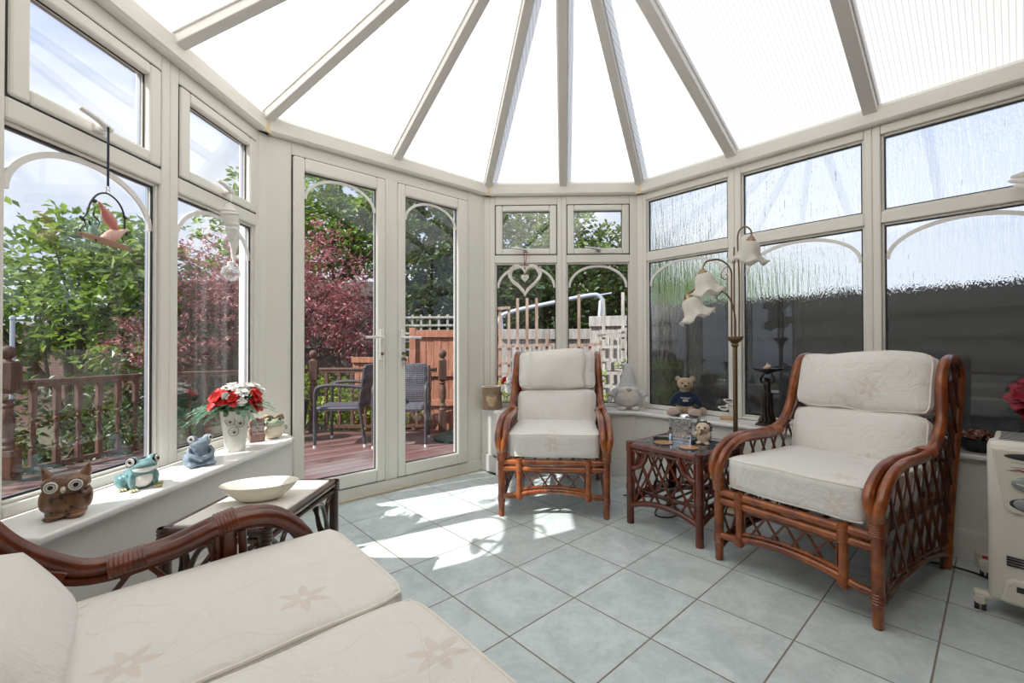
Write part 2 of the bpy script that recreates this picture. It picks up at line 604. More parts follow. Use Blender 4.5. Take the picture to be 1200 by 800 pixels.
# sills
def sill(name, pts, z0, z1):
    mb = MB(); mb.prism(pts, z0, z1)
    o = obj(name, mb, SILLM, smooth=False, bevel=0.009); o['kind'] = 'structure'
    o.modifiers['bevel'].segments = 3
sill('window_sill', [P2(ML @ Vector((1.18, 0.0, 0))), P2(ML @ Vector((1.18, -0.24, 0))), P2(ML @ Vector((2.44, -0.24, 0))), P2(ML @ Vector((2.500, -0.222, 0))), P2(MD @ Vector((0.742, -0.02, 0))), P2(CLD)], 0.470, 0.495)
def xr(oa, ob):   # corner between the back and right facets at given insets
    A, B = MBK, MR
    a0, au = A @ Vector((0, oa, 0)), (A.to_3x3() @ Vector((1, 0, 0)))
    b0, bu = B @ Vector((0, ob, 0)), (B.to_3x3() @ Vector((1, 0, 0)))
    dd = b0 - a0
    det = au.x * -bu.y + bu.x * au.y
    s = (dd.x * -bu.y + bu.x * dd.y) / det
    return a0 + au * s
sill('window_sill.001', [P2(MD @ Vector((2.19, -0.02, 0))), P2(MD @ Vector((2.19, -0.235, 0))), P2(MBK @ Vector((-0.385, -0.24, 0))), P2(xr(-0.24, -0.24)), P2(MR @ Vector((RLEN, -0.24, 0))), P2(MR @ Vector((RLEN, 0.0, 0))), P2(CBR), P2(CDB)], 0.470, 0.495)

# eaves beam, corner strips and ceiling
ceil = structure('ceiling')
def part(name, mb, mat, parent, **k):
    return obj(name, mb, mat, parent, **k)
def beamseg(A, B, ext=0.0):
    A, B = Vector(A), Vector(B)
    d = (B - A).normalized(); n = Vector((-d.y, d.x, 0))
    if n.dot(cen.to_3d() - A) < 0: n = -n
    mb = MB()
    a, b = A - d * ext, B + d * ext
    prof = [(-0.06, ZB), (0.034, ZB), (0.044, ZB + 0.012), (0.044, ZT - 0.02), (0.03, ZT), (-0.06, ZT)]
    vs = [a + n * p + Vector((0, 0, z)) for p, z in prof] + [b + n * p + Vector((0, 0, z)) for p, z in prof]
    k = len(prof)
    fs = [tuple(range(k - 1, -1, -1)), tuple(range(k, 2 * k))] + [(i, (i + 1) % k, k + (i + 1) % k, k + i) for i in range(k)]
    mb.add(vs, fs)
    part('eaves_beam', mb, UPVC, ceil, smooth=False)
RINGP = [CWE, CWL, CLD, CDB, CBR, CRE]
for a, b in zip(RINGP[:-1], RINGP[1:]):
    beamseg(a, b, 0.02)
AP = Vector((0.145, 1.925, 3.168))
RE = AP + UR * (RLEN + 1.325)
def inset(c):     # eave corners at the inner top edge of the beam
    v = (cen.to_3d() - c); v.z = 0
    return c + v.normalized() * 0.02 + Vector((0, 0, ZT))
E = [inset(c) for c in RINGP]
rp = MB(); RUV = []
def panel(pts, ea, eb):
    ea, eb = Vector(ea), Vector(eb)
    d = (eb - ea).normalized()
    b = len(rp.v)
    rp.v += [tuple(p) for p in pts]; rp.f.append(tuple(range(b, b + len(pts))))
    RUV.append([((Vector(p) - ea).dot(d), ((Vector(p) - ea) - d * (Vector(p) - ea).dot(d)).length) for p in pts])
panel([E[0], E[1], AP, RE], E[0], E[1])
panel([E[1], E[2], AP], E[1], E[2])
panel([E[2], E[3], AP], E[2], E[3])
panel([E[3], E[4], AP], E[3], E[4])
panel([E[4], E[5], RE, AP], E[4], E[5])
me = bpy.data.meshes.new('roof_panel'); me.from_pydata(rp.v, [], rp.f); me.update()
ul = me.uv_layers.new(name='UVMap')
for p, uvs in zip(me.polygons, RUV):
    for li, uv in zip(p.loop_indices, uvs): ul.data[li].uv = uv
ro = bpy.data.objects.new('roof_panel', me); me.materials.append(ROOFM); COL.objects.link(ro); ro.parent = ceil
def rafter(foot, top, w=0.056):
    foot, top = Vector(foot), Vector(top)
    d = (top - foot).normalized(); sd = d.cross(Vector((0, 0, 1))).normalized(); un = sd.cross(d)
    M = Matrix(((sd.x, d.x, un.x, foot.x), (sd.y, d.y, un.y, foot.y), (sd.z, d.z, un.z, foot.z), (0, 0, 0, 1)))
    L = (top - foot).length
    mb = MB()
    mb.box(-w / 2, w / 2, 0.0, L, -0.050, -0.004)
    mb.box(-w / 2 - 0.008, w / 2 + 0.008, 0.0, L, -0.012, -0.003)
    part('rafter', mb, RAFTM, ceil, smooth=False, M=M, bevel=0.004)
    mb = MB(); mb.box(-w / 2, w / 2, 0.0, L, 0.003, 0.03)
    part('rafter_cap', mb, UPVC, ceil, smooth=False, M=M)
def mid(a, b, f): return a + (b - a) * f
for e in (E[1], E[2], E[3], E[4], mid(E[1], E[2], 0.5), mid(E[2], E[3], 0.5), mid(E[3], E[4], 0.5)):
    rafter(e, AP)
for t in (-1.325, -0.557, 0.21):
    f_ = MR @ Vector((t, -0.02, ZT)); rafter(f_, AP + UR * (t + 1.325), 0.066)
    f_ = MW @ Vector((t, 0.02, ZT)); rafter(f_, AP + UR * (t + 1.325), 0.066)
mb = MB(); M_ = AP.copy()
mb.tube([AP - Vector((0, 0, 0.03)), RE - Vector((0, 0, 0.03))], 0.06, 8)
mb.ball(AP - Vector((0, 0, 0.03)), 0.1, 12)
part('ridge_beam', mb, RAFTM, ceil)
for c in (CLD, CDB, CBR, CWL):
    v = (cen.to_3d() - c); v.z = 0; v.normalize()
    a_ = atan2(v.y, v.x)
    mb = MB(); mb.box(0.040, 0.053, -0.017, 0.017, ZB - 0.004, ZT - 0.002)
    part('corner_strip', mb, TAPE, ceil, smooth=False, M=Matrix.Translation(c) @ RZ(a_), bevel=0.002)
k = 0
for c in (CLD, CDB, CBR, CWL):
    v = (cen.to_3d() - c); v.z = 0; v.normalize()
    k += 1
    mb = MB(); mb.prism([(-0.10, -0.06), (-0.02, -0.055), (0.012, -0.020), (0.012, 0.020), (-0.02, 0.055), (-0.10, 0.06)], 0.0 if c in (CLD, CDB) else 0.44, ZB)
    o = obj('trim_%d' % k, mb, UPVC, smooth=False, bevel=0.003); o.matrix_world = Matrix.Translation(c) @ RZ(atan2(v.y, v.x)); o['kind'] = 'structure'

# ------------------------------------------------------------------ windows and doors
def ringbars(mb, t0, t1, z0, z1, l, r, b, t, y0, y1):
    mb.box(t0, t0 + l, y0, y1, z0, z1); mb.box(t1 - r, t1, y0, y1, z0, z1)
    mb.box(t0 + l, t1 - r, y0, y1, z0, z0 + b); mb.box(t0 + l, t1 - r, y0, y1, z1 - t, z1)
def gasket(par, t0, t1, z0, z1, y, w=0.004, d=0.006):
    mb = MB(); ringbars(mb, t0 - w, t1 + w, z0 - w, z1 + w, w, w, w, w, y, y + d)
    part('gasket', mb, GASKET, par, smooth=False)
def pane(par, t0, t1, z0, z1, y, mat):
    mb = MB(); mb.box(t0, t1, y - 0.003, y + 0.003, z0, z1)
    part('glass_pane', mb, mat, par, smooth=False)
    mb = MB(); ringbars(mb, t0 - 0.002, t1 + 0.002, z0 - 0.002, z1 + 0.002, 0.010, 0.010, 0.010, 0.010, y + 0.005, y + 0.016)
    part('spacer_bar', mb, REVEAL, par, smooth=False)
def arch(par, t0, t1, z, rise, y, w=0.02):
    mb = MB(); n = 28; c = (t0 + t1) / 2; hw = (t1 - t0) / 2
    vs, fs = [], []
    for i in range(n + 1):
        a = pi - pi * i / n
        for (dr) in (0, w):
            for yy in (y - 0.004, y + 0.004):
                vs.append((c + (hw - dr) * cos(a), yy, z + (rise - dr) * sin(a)))
    for i in range(n):
        b = i * 4
        for p, q in ((0, 1), (1, 3), (3, 2), (2, 0)):
            fs.append((b + p, b + q, b + 4 + q, b + 4 + p))
    fs += [(0, 1, 3, 2), (4 * n, 4 * n + 2, 4 * n + 3, 4 * n + 1)]
    mb.add(vs, fs); part('arch_bar', mb, UPVC2, par)
def espag(par, t, z, y, side=-1, mat=UPVC2):
    """cranked window handle on the bottom rail of a top-hung sash"""
    mb = MB()
    mb.box(t - 0.020, t + 0.020, y - 0.012, y, z - 0.012, z + 0.012)
    mb.tube([(t, y - 0.008, z), (t, y - 0.035, z)], 0.010, 10)
    mb.tube(crom([(t + side * -0.010, y - 0.034, z + 0.001), (t + side * 0.02, y - 0.040, z + 0.004), (t + side * 0.06, y - 0.047, z + 0.011), (t + side * 0.115, y - 0.048, z + 0.018)], 5), [0.011] * 6 + [0.009] * 5 + [0.0085] * 4 + [0.006], 10)
    part('window_handle', mb, mat, par)
wi = [0]
def window(M, t0, t1, g0, g1, zb, zg, sash=None, clear=True, handle=None, hm=UPVC2):
    wi[0] += 1
    w = structure('window_%d' % wi[0], M)
    gm = GLASS if clear else RAIN
    zm0, zm1 = 1.673, 1.738
    top = 2.15 if sash else 2.168
    mb = MB()
    mb.box(t0, g0, 0.0, 0.07, zb, ZB); mb.box(g1, t1, 0.0, 0.07, zb, ZB)
    mb.box(g0, g1, 0.0, 0.07, zb, zg); mb.box(g0, g1, 0.0, 0.07, zm0, zm1); mb.box(g0, g1, 0.0, 0.07, top, ZB)
    part('frame', mb, UPVC, w, smooth=False, bevel=0.006)
    mb = MB(); ringbars(mb, g0, g1, zg, zm0, 0.012, 0.012, 0.012, 0.012, 0.014, 0.05)
    part('glazing_bead', mb, UPVC, w, smooth=False, bevel=0.006)
    gasket(w, g0 + 0.019, g1 - 0.019, zg + 0.019, zm0 - 0.019, 0.026, 0.007)
    pane(w, g0 + 0.006, g1 - 0.006, zg + 0.006, zm0 - 0.006, 0.040, gm)
    arch(w, g0 + 0.012, g1 - 0.012, zm0 - 0.20, 0.186, 0.030)
    if sash:
        s0, s1, sz0, sz1 = g0 + 0.006, g1 - 0.006, 1.744, top - 0.006
        mb = MB(); ringbars(mb, s0, s1, sz0, sz1, 0.055, 0.055, 0.046, 0.046, -0.006, 0.06)
        part('sash', mb, UPVC, w, smooth=False, bevel=0.008)
        gasket(w, s0, s1, sz0, sz1, 0.003, 0.007, 0.02)
        gasket(w, s0 + 0.055, s1 - 0.055, sz0 + 0.046, sz1 - 0.046, 0.020, -0.003)
        pane(w, s0 + 0.05, s1 - 0.05, sz0 + 0.04, sz1 - 0.04, 0.032, gm)
        if handle is not None:
            espag(w, handle, sz0 + 0.026, -0.006, -1, hm)
    else:
        mb = MB(); ringbars(mb, g0, g1, zm1, top, 0.012, 0.012, 0.012, 0.012, 0.014, 0.05)
        part('glazing_bead', mb, UPVC, w, smooth=False, bevel=0.006)
        gasket(w, g0 + 0.019, g1 - 0.019, zm1 + 0.019, top - 0.019, 0.026, 0.007)
        pane(w, g0 + 0.006, g1 - 0.006, zm1 + 0.006, top - 0.006, 0.040, gm)
    return w
window(ML, 1.25, 1.905, 1.305, 1.860, 0.495, 0.532, True, True, 1.58)
window(ML, 1.905, 2.558, 1.951, 2.505, 0.495, 0.532, True, True, 2.235)
window(MBK, -0.457, 0.155, -0.393, 0.117, 0.495, 0.515, True, True, -0.14, STEEL)
window(MBK, 0.155, 0.794, 0.194, 0.707, 0.495, 0.515, True, True, 0.45, STEEL)
window(MR, -2.079, -1.324, -2.026, -1.367, 0.495, 0.515, None, False)
window(MR, -1.324, -0.557, -1.281, -0.595, 0.495, 0.515, None, False)
window(MR, -0.557, RLEN, -0.519, 0.172, 0.495, 0.515, None, False)

# door frame
df = structure('door_frame', MD)
mb = MB()
mb.box(0.60, 0.79, 0.0, 0.07, 0, ZB); mb.box(2.06, 2.28, 0.0, 0.07, 0, ZB)
mb.box(0.79, 2.06, 0.0, 0.07, 2.142, ZB); mb.box(0.62, 2.25, -0.012, 0.09, 0, 0.080)
part('frame', mb, UPVC, df, smooth=False, bevel=0.006)
mb = MB(); mb.box(0.75, 2.20, -0.03, -0.010, 0, 0.012)
part('threshold_seal', mb, plain('sealant', (0.66, 0.60, 0.47), 0.6), df, smooth=False)
mb = MB(); mb.box(0.615, 0.635, -0.006, 0.0, 0.44, ZB); mb.box(2.20, 2.215, -0.006, 0.0, 0.44, ZB)
part('cover_strip', mb, UPVC, df, smooth=False, bevel=0.002)
def leaf(n, t0, t1, g0, g1, ht, hside):
    w = structure('door_%d' % n, MD)
    zb, zt = 0.086, 2.136
    gb, gt = 0.170, 2.056
    mb = MB()
    mb.box(t0, g0, -0.022, 0.05, zb, zt); mb.box(g1, t1, -0.022, 0.05, zb, zt)
    mb.box(g0, g1, -0.022, 0.05, zb, gb); mb.box(g0, g1, -0.022, 0.05, gt, zt)
    part('leaf_frame', mb, UPVC, w, smooth=False, bevel=0.010)
    mb = MB(); ringbars(mb, t0 - 0.006, t1 + 0.006, zb - 0.006, zt + 0.006, 0.008, 0.008, 0.008, 0.008, -0.003, 0.02)
    part('gasket', mb, GASKET, w, smooth=False)
    gasket(w, g0 + 0.001, g1 - 0.001, gb + 0.001, gt - 0.001, 0.004, -0.004)
    pane(w, g0 - 0.004, g1 + 0.004, gb - 0.004, gt + 0.004, 0.014, GLASS)
    arch(w, g0, g1, gt - 0.16, 0.155, 0.006, 0.018)
    mb = MB()
    mb.rbox((0.016, 0.006, 0.105), 0.005, 2, M=T(ht, -0.027, 1.005))
    pl = part('handle_plate', mb, UPVC2, w)
    mb = MB()
    mb.tube([(ht, -0.03, 1.056), (ht, -0.062, 1.056)], 0.010, 10)
    mb.tube(crom([(ht, -0.060, 1.056), (ht + hside * 0.02, -0.066, 1.056), (ht + hside * 0.07, -0.066, 1.057), (ht + hside * 0.125, -0.064, 1.055)], 4), 0.0095, 10, flat=1.0)
    part('handle_lever', mb, UPVC2, w)
    mb = MB(); mb.tube([(ht, -0.030, 0.945), (ht, -0.037, 0.945)], 0.011, 12)
    part('lock_barrel', mb, plain('lock_brass', (0.5, 0.42, 0.28), 0.3, metal=1.0), w)
    return w
leaf(1, 0.795, 1.372, 0.858, 1.312, 1.342, -1)
leaf(2, 1.466, 2.055, 1.522, 1.962, 1.492, 1)
mb = MB(); mb.box(1.374, 1.464, -0.014, 0.05, 0.084, 2.140); mb.box(1.392, 1.402, -0.020, -0.012, 0.084, 2.138)
part('meeting_stile', mb, UPVC, df, smooth=False, bevel=0.004)
# keys hanging from the lock of the right-hand leaf
kb = MB()
MK = MD
kb.tube([(1.492, -0.037, 0.945), (1.492, -0.060, 0.945)], [0.004, 0.009], 8)
ring_ = [(1.492 + 0.0, -0.058 + 0.012 * cos(a), 0.928 + 0.014 * sin(a)) for a in [2 * pi * i / 14 for i in range(14)]]
kb.tube(ring_, 0.0015, 6, closed=True)
for dx, dz, l in ((-0.012, 0.0, 0.052), (0.010, -0.004, 0.060), (0.001, 0.004, 0.045)):
    kb.rbox((0.009, 0.0015, 0.011), 0.0014, 1, M=T(1.492 + dx, -0.056, 0.905 + dz))
    kb.box(1.490 + dx, 1.494 + dx, -0.057, -0.055, 0.905 + dz - l, 0.90 + dz)
o = obj('door_keys', kb, plain('key_metal', (0.35, 0.30, 0.22), 0.35, metal=1.0)); o.matrix_world = MD
tag(o, 'small bunch of keys hanging from the lock of the right-hand glazed door', 'keys')
# ------------------------------------------------------------------ garden
def mat_deck():
    m, nt, out = new_mat('deck_boards')
    v = objco(nt)
    sp = nt.nodes.new('ShaderNodeSeparateXYZ'); lk(nt, v, sp.inputs[0])
    q = mth(nt, 'MULTIPLY', sp.outputs[1], 1 / 0.125)
    fr = mth(nt, 'FRACT', q)
    e = mth(nt, 'MINIMUM', fr, mth(nt, 'SUBTRACT', 1.0, fr))
    gap = sstep(nt, e, 0.015, 0.05)
    rv = mth(nt, 'FRACT', mth(nt, 'MULTIPLY', fr, 7.0))
    rib = sstep(nt, mth(nt, 'ABSOLUTE', mth(nt, 'SUBTRACT', rv, 0.5)), 0.25, 0.45)
    wn = nt.nodes.new('ShaderNodeTexWhiteNoise'); wn.noise_dimensions = '1D'
    lk(nt, mth(nt, 'FLOOR', q), wn.inputs['W'])
    v2 = objco(nt, (0.8, 9, 1))
    n = noisef(nt, v2, 3, 6, 0.65)
    f = mth(nt, 'ADD', mth(nt, 'MULTIPLY', n, 0.75), mth(nt, 'MULTIPLY', wn.outputs['Value'], 0.3))
    c = mixc(nt, sstep(nt, f, 0.3, 0.75), (0.105, 0.042, 0.036, 1), (0.24, 0.135, 0.125, 1))
    n3 = noisef(nt, objco(nt), 1.3, 3)
    c = mixc(nt, sstep(nt, n3, 0.45, 0.7), c, (0.24, 0.185, 0.185, 1))
    c = mixc(nt, gap, (0.03, 0.02, 0.02, 1), c)
    h = mth(nt, 'ADD', gap, mth(nt, 'MULTIPLY', rib, -0.25))
    pbsdf(nt, out, c, 0.42, normal=bump(nt, h, 0.6, 0.006))
    return m
def mat_wood(name, c0, c1, sc=(12, 12, 1.2), rough=0.7):
    m, nt, out = new_mat(name)
    n = noisef(nt, objco(nt, sc), 3, 6, 0.65)
    c = mixc(nt, sstep(nt, n, 0.3, 0.7), (*c0, 1), (*c1, 1))
    pbsdf(nt, out, c, rough, normal=bump(nt, n, 0.3, 0.004))
    return m
RAILW = mat_wood('railing_wood', (0.075, 0.038, 0.025), (0.16, 0.088, 0.060))
REDW = mat_wood('red_fence_wood', (0.30, 0.115, 0.065), (0.44, 0.20, 0.125))
GREYW = mat_wood('grey_fence_wood', (0.25, 0.235, 0.215), (0.50, 0.48, 0.45))
TANW = mat_wood('tan_trellis_wood', (0.26, 0.165, 0.12), (0.45, 0.34, 0.28))
SHEDW = mat_wood('dark_board_wood', (0.10, 0.085, 0.08), (0.21, 0.185, 0.175))
CREOW = mat_wood('creosoted_wood', (0.035, 0.034, 0.030), (0.075, 0.072, 0.065), (1.2, 1.2, 14))
EARTH = plain('earth', (0.11, 0.10, 0.06), 0.95, 0.4, 3)
TUBEM = plain('pale_blue_tube', (0.50, 0.56, 0.64), 0.3, 0.03)
BARK = plain('bark', (0.10, 0.075, 0.055), 0.9, 0.3, 15, bmp=0.4)

g = MB(); g.box(-26, 14, -4, 30, -0.80, -0.56)
o = obj('ground', g, EARTH, smooth=False); o['kind'] = 'structure'
dk = MB()
dkp = [(-4.36, -0.5), (-4.36, 3.62), (-4.12, 4.82), (-2.83, 5.84), (-1.05, 5.86), (0.2, 5.0), (0.1, 3.70), (-0.38, 3.75), (-1.6, 2.62), (-1.62, -0.5)]
MDI = MD.inverted()
dk.prism([tuple((MDI @ Vector((x, y, 0)))[:2]) for x, y in dkp], -0.16, -0.10)
o = obj('deck_floor', dk, mat_deck(), smooth=False); o.matrix_world = MD; o['kind'] = 'structure'
dk = MB(); dk.prism(dkp[:6] + [(0.1, 3.75), (-1.7, 2.6), (-1.7, -0.5)], -0.60, -0.161)
o = obj('deck_floor.001', dk, SHEDW, smooth=False); o['kind'] = 'structure'

ZD = -0.10
def newel(x, y, label, h=1.0, w=0.048):
    t = thing('newel_post', label, 'post', (x, y, ZD), 0.3, 'turned newel posts of the deck railing')
    mb = MB(); mb.box(-w, w, -w, w, 0, 0.26); mb.box(-w, w, -w, w, h - 0.34, h - 0.09)
    mb.lathe([(0.045, 0.26), (0.05, 0.28), (0.035, 0.30), (0.046, 0.33), (0.03, 0.36), (0.044, 0.43), (0.047, 0.50), (0.04, 0.56), (0.03, 0.60), (0.046, 0.62), (0.03, 0.64), (0.045, 0.67)], 14)
    obj('shaft', mb, RAILW, t, bevel=0.004)
    mb = MB(); mb.lathe([(0.05, h - 0.09), (0.03, h - 0.075), (0.022, h - 0.06), (0.03, h - 0.055), (0.046, h - 0.035), (0.052, h - 0.01), (0.046, h + 0.02), (0.025, h + 0.042), (0.0, h + 0.046)], 16)
    obj('finial', mb, RAILW, t)
    return t
def railing(a, b, n, label):
    a, b = Vector((*a, 0)), Vector((*b, 0))
    d = (b - a); L = d.length; ang = atan2(d.y, d.x)
    t = thing('deck_railing', label, 'railing', (a.x, a.y, ZD), ang, 'runs of timber deck railing')
    mb = MB(); mb.rbox((L / 2 - 0.075, 0.030, 0.018), 0.012, 2, M=T(L / 2, 0, 0.80)); mb.box(0.075, L - 0.075, -0.022, 0.022, 0.755, 0.783)
    obj('top_rail', mb, RAILW, t)
    mb = MB(); mb.box(0.075, L - 0.075, -0.022, 0.022, 0.05, 0.09)
    obj('bottom_rail', mb, RAILW, t, smooth=False)
    for i in range(n):
        x = L * (i + 1) / (n + 1)
        mb = MB(); M = T(x, 0, 0)
        mb.box(-0.020, 0.020, -0.020, 0.020, 0.09, 0.22, M); mb.box(-0.020, 0.020, -0.020, 0.020, 0.54, 0.756, M)
        mb.lathe([(0.02, 0.22), (0.012, 0.24), (0.020, 0.255), (0.012, 0.27), (0.018, 0.34), (0.019, 0.40), (0.012, 0.46), (0.020, 0.475), (0.012, 0.49), (0.02, 0.52), (0.02, 0.54)], 10, M)
        obj('baluster', mb, RAILW, t)
A_, B_, C_, D_ = (-4.24, 3.64), (-4.0, 4.75), (-2.76, 5.73), (-1.12, 5.77)
newel(*A_, 'dark turned newel post with ball top at the far left corner of the deck', 1.06, 0.062)
newel(*B_, 'turned newel post of the deck partly hidden by the left window mullion')
newel(*C_, 'turned newel post with ball top behind the left glazed door')
newel(*D_, 'turned newel post with ball top in front of the red-brown fence')
railing(A_, B_, 6, 'run of deck railing behind the brown owl and the teal frog')
railing(B_, C_, 9, 'run of deck railing behind the flower vase in the window')
railing(C_, D_, 9, 'run of deck railing behind the outdoor wicker chairs')
railing((-4.28, 1.6), A_, 11, 'run of deck railing nearest the house at far left')

# leaves
def leaf_mat(name, c0, c1, c2, tr=0.35):
    m, nt, out = new_mat(name)
    ge = nt.nodes.new('ShaderNodeNewGeometry')
    r = ge.outputs['Random Per Island']
    c = mixc(nt, sstep(nt, r, 0.0, 0.6), (*c0, 1), (*c1, 1))
    c = mixc(nt, sstep(nt, r, 0.7, 1.0), c, (*c2, 1))
    d = nd(nt, 'ShaderNodeBsdfPrincipled', Roughness=0.42); lk(nt, c, d.inputs['Base Color'])
    t = nd(nt, 'ShaderNodeBsdfTranslucent'); lk(nt, mixc(nt, 0.35, c, (0.5, 0.6, 0.1, 1)) if 'red' not in name else c, t.inputs[0])
    mx = nt.nodes.new('ShaderNodeMixShader'); mx.inputs[0].default_value = tr
    lk(nt, d.outputs[0], mx.inputs[1]); lk(nt, t.outputs[0], mx.inputs[2]); lk(nt, mx.outputs[0], out.inputs[0])
    return m
L_GREEN = leaf_mat('leaf_green', (0.08, 0.16, 0.03), (0.19, 0.32, 0.06), (0.34, 0.46, 0.12))
L_PALE = leaf_mat('leaf_pale', (0.09, 0.15, 0.045), (0.17, 0.25, 0.08), (0.26, 0.34, 0.13))
L_RED = leaf_mat('leaf_red', (0.27, 0.080, 0.092), (0.50, 0.19, 0.20), (0.66, 0.38, 0.36), 0.3)
L_DARK = leaf_mat('leaf_dark', (0.012, 0.035, 0.010), (0.03, 0.075, 0.02), (0.07, 0.13, 0.035), 0.2)
L_LIME = leaf_mat('leaf_lime', (0.14, 0.22, 0.03), (0.28, 0.38, 0.06), (0.45, 0.52, 0.14))
L_CON = leaf_mat('leaf_conifer', (0.07, 0.13, 0.05), (0.13, 0.21, 0.09), (0.22, 0.30, 0.14), 0.2)

def foliage(name, blobs, n, size, mat, parent, rnd, clump=0.22, perclump=14, up=0.6, aspect=0.5):
    """leaf blades gathered in sprays over a set of ellipsoids"""
    vs, fs = [], []
    tot = sum(b[1][0] * b[1][1] + b[1][0] * b[1][2] for b in blobs)
    for c, r in blobs:
        k = int(n / perclump * (r[0] * r[1] + r[0] * r[2]) / tot)
        for i in range(k):
            d = Vector((rnd.gauss(0, 1), rnd.gauss(0, 1), rnd.gauss(0, 1))).normalized()
            q = rnd.random() ** 0.45
            p = Vector((c[0] + d.x * r[0] * q, c[1] + d.y * r[1] * q, c[2] + d.z * r[2] * q))
            ax = (d + Vector((rnd.uniform(-.5, .5), rnd.uniform(-.5, .5), rnd.uniform(-.1, .5)))).normalized()
            for j in range(perclump):
                s = size * rnd.uniform(0.6, 1.25)
                b = p + ax * clump * rnd.uniform(-0.5, 0.5) + Vector((rnd.gauss(0, 1), rnd.gauss(0, 1), rnd.gauss(0, 0.6))) * clump * 0.35
                l = (ax * 0.5 + Vector((rnd.uniform(-1, 1), rnd.uniform(-1, 1), rnd.uniform(-0.7, 0.5)))).normalized()
                nn = (Vector((rnd.uniform(-1, 1), rnd.uniform(-1, 1), rnd.uniform(-0.2, 1) + up)))
                w = l.cross(nn).normalized() * s * aspect * 0.5
                k0 = len(vs)
                dz = nn.normalized() * s * 0.08
                vs += [b, b + l * s * 0.5 + w + dz, b + l * s - dz, b + l * s * 0.5 - w + dz]
                fs += [(k0, k0 + 1, k0 + 2), (k0, k0 + 2, k0 + 3)]
    me = bpy.data.meshes.new(name)
    me.from_pydata([tuple(v) for v in vs], [], fs); me.update()
    me.materials.append(mat)
    o = bpy.data.objects.new(name, me); COL.objects.link(o); o.parent = parent
    return o
def tree(label, x, y, blobs, n, size, mat, seed, trunk=0.09, name='tree', cat='tree', zb=-0.6, group=None, **kw):
    rnd = random.Random(seed)
    t = thing(name, label, cat, (x, y, zb), 0, group)
    bl = [((c[0] - x, c[1] - y, c[2] - zb), r) for c, r in blobs]
    foliage('foliage', bl, n, size, mat, t, rnd, **kw)
    mb = MB()
    for i, (c, r) in enumerate(bl):
        c = Vector(c)
        st = Vector((rnd.uniform(-.04, .04), rnd.uniform(-.04, .04), 0))
        e = c + Vector((0, 0, r[2] * 0.3))
        mdp = st * 0.5 + e * 0.5; mdp.x *= 0.6; mdp.y *= 0.6
        mb.tube(crom([st, mdp, e], 5), [trunk * (1 - 0.8 * k / 10) for k in range(11)], 7)
        for k in range(4):
            d = Vector((rnd.uniform(-1, 1) * r[0], rnd.uniform(-1, 1) * r[1], rnd.uniform(-.2, .8) * r[2])) * 0.8
            mb.tube([mdp + (e - mdp) * 0.3 * k / 2, (mdp + c + d) / 2, c + d], [trunk * 0.3, trunk * 0.2, trunk * 0.08], 5)
    obj('trunk', mb, BARK, t)
    return t
tree('large bright green tree beyond the railing at far left', -6.6, 6.5, [((-6.9, 6.5, 1.7), (1.3, 0.9, 0.9)), ((-5.7, 6.4, 2.05), (0.9, 0.8, 0.75)), ((-6.3, 6.5, 2.55), (0.9, 0.6, 0.45)), ((-7.6, 6.3, 1.2), (0.9, 0.7, 0.8)), ((-5.6, 6.3, 1.2), (0.8, 0.6, 0.6))], 7000, 0.15, L_GREEN, 3)
tree('red-leaved acer tree behind the deck railing', -3.7, 6.5, [((-4.4, 6.5, 1.75), (1.0, 0.6, 0.95)), ((-3.3, 6.6, 1.9), (0.95, 0.5, 1.0)), ((-5.1, 6.2, 0.95), (0.7, 0.5, 0.6)), ((-2.7, 6.6, 1.35), (0.55, 0.4, 0.6))], 15000, 0.070, L_RED, 5, 0.06, clump=0.16, aspect=0.4)
tree('tall green tree behind the red acer', -4.6, 9.6, [((-5.2, 9.6, 3.4), (1.8, 1.1, 1.6)), ((-3.2, 9.6, 4.0), (1.5, 1.0, 1.4))], 9000, 0.17, L_GREEN, 8, 0.14)
tree('dark evergreen tree behind the red-brown fence', -1.5, 9.0, [((-1.6, 9.0, 2.4), (1.5, 0.9, 1.8)), ((-0.4, 8.8, 1.6), (1.2, 0.8, 1.3)), ((-2.2, 8.8, 0.9), (0.9, 0.8, 1.2))], 15000, 0.17, L_DARK, 9, 0.14)
tree('wide dark hedge tree far behind the red acer', -5.0, 11.5, [((-7.5, 11.5, 1.0), (2.2, 0.8, 1.9)), ((-4.2, 11.5, 1.3), (2.2, 0.8, 2.1)), ((-1.2, 11.5, 1.5), (2.0, 0.8, 2.0)), ((1.8, 11.5, 0.9), (1.8, 0.7, 1.7))], 9000, 0.20, L_DARK, 21, 0.12, clump=0.3)
tree('dark leafy tree behind the steel tube frame', 1.0, 8.6, [((0.8, 8.6, 1.7), (1.3, 0.8, 1.1)), ((2.2, 8.4, 1.6), (1.2, 0.8, 1.2))], 9000, 0.15, L_DARK, 10, 0.12)
tree('pale green tree seen through the upper right back window', 1.6, 12.5, [((0.7, 12.5, 3.6), (1.2, 1.0, 1.7)), ((2.2, 12.5, 2.9), (1.5, 1.0, 1.4)), ((-1.0, 12.6, 3.5), (1.5, 0.8, 1.7))], 15000, 0.18, L_PALE, 11, 0.14)
tree('green bush beyond the textured windows beside the back corner', 3.0, 6.3, [((2.9, 6.3, 1.25), (1.0, 0.7, 0.9)), ((2.2, 6.6, 1.3), (0.8, 0.6, 1.0))], 3500, 0.12, L_GREEN, 12, 0.08, name='bush', cat='bush')
tree('yellow-green shrub behind the deck railing', -2.4, 6.25, [((-2.9, 6.2, 0.15), (0.55, 0.3, 0.5)), ((-2.1, 6.2, 0.15), (0.6, 0.3, 0.5))], 2600, 0.085, L_LIME, 13, 0.02, name='shrub', cat='shrub', clump=0.12)
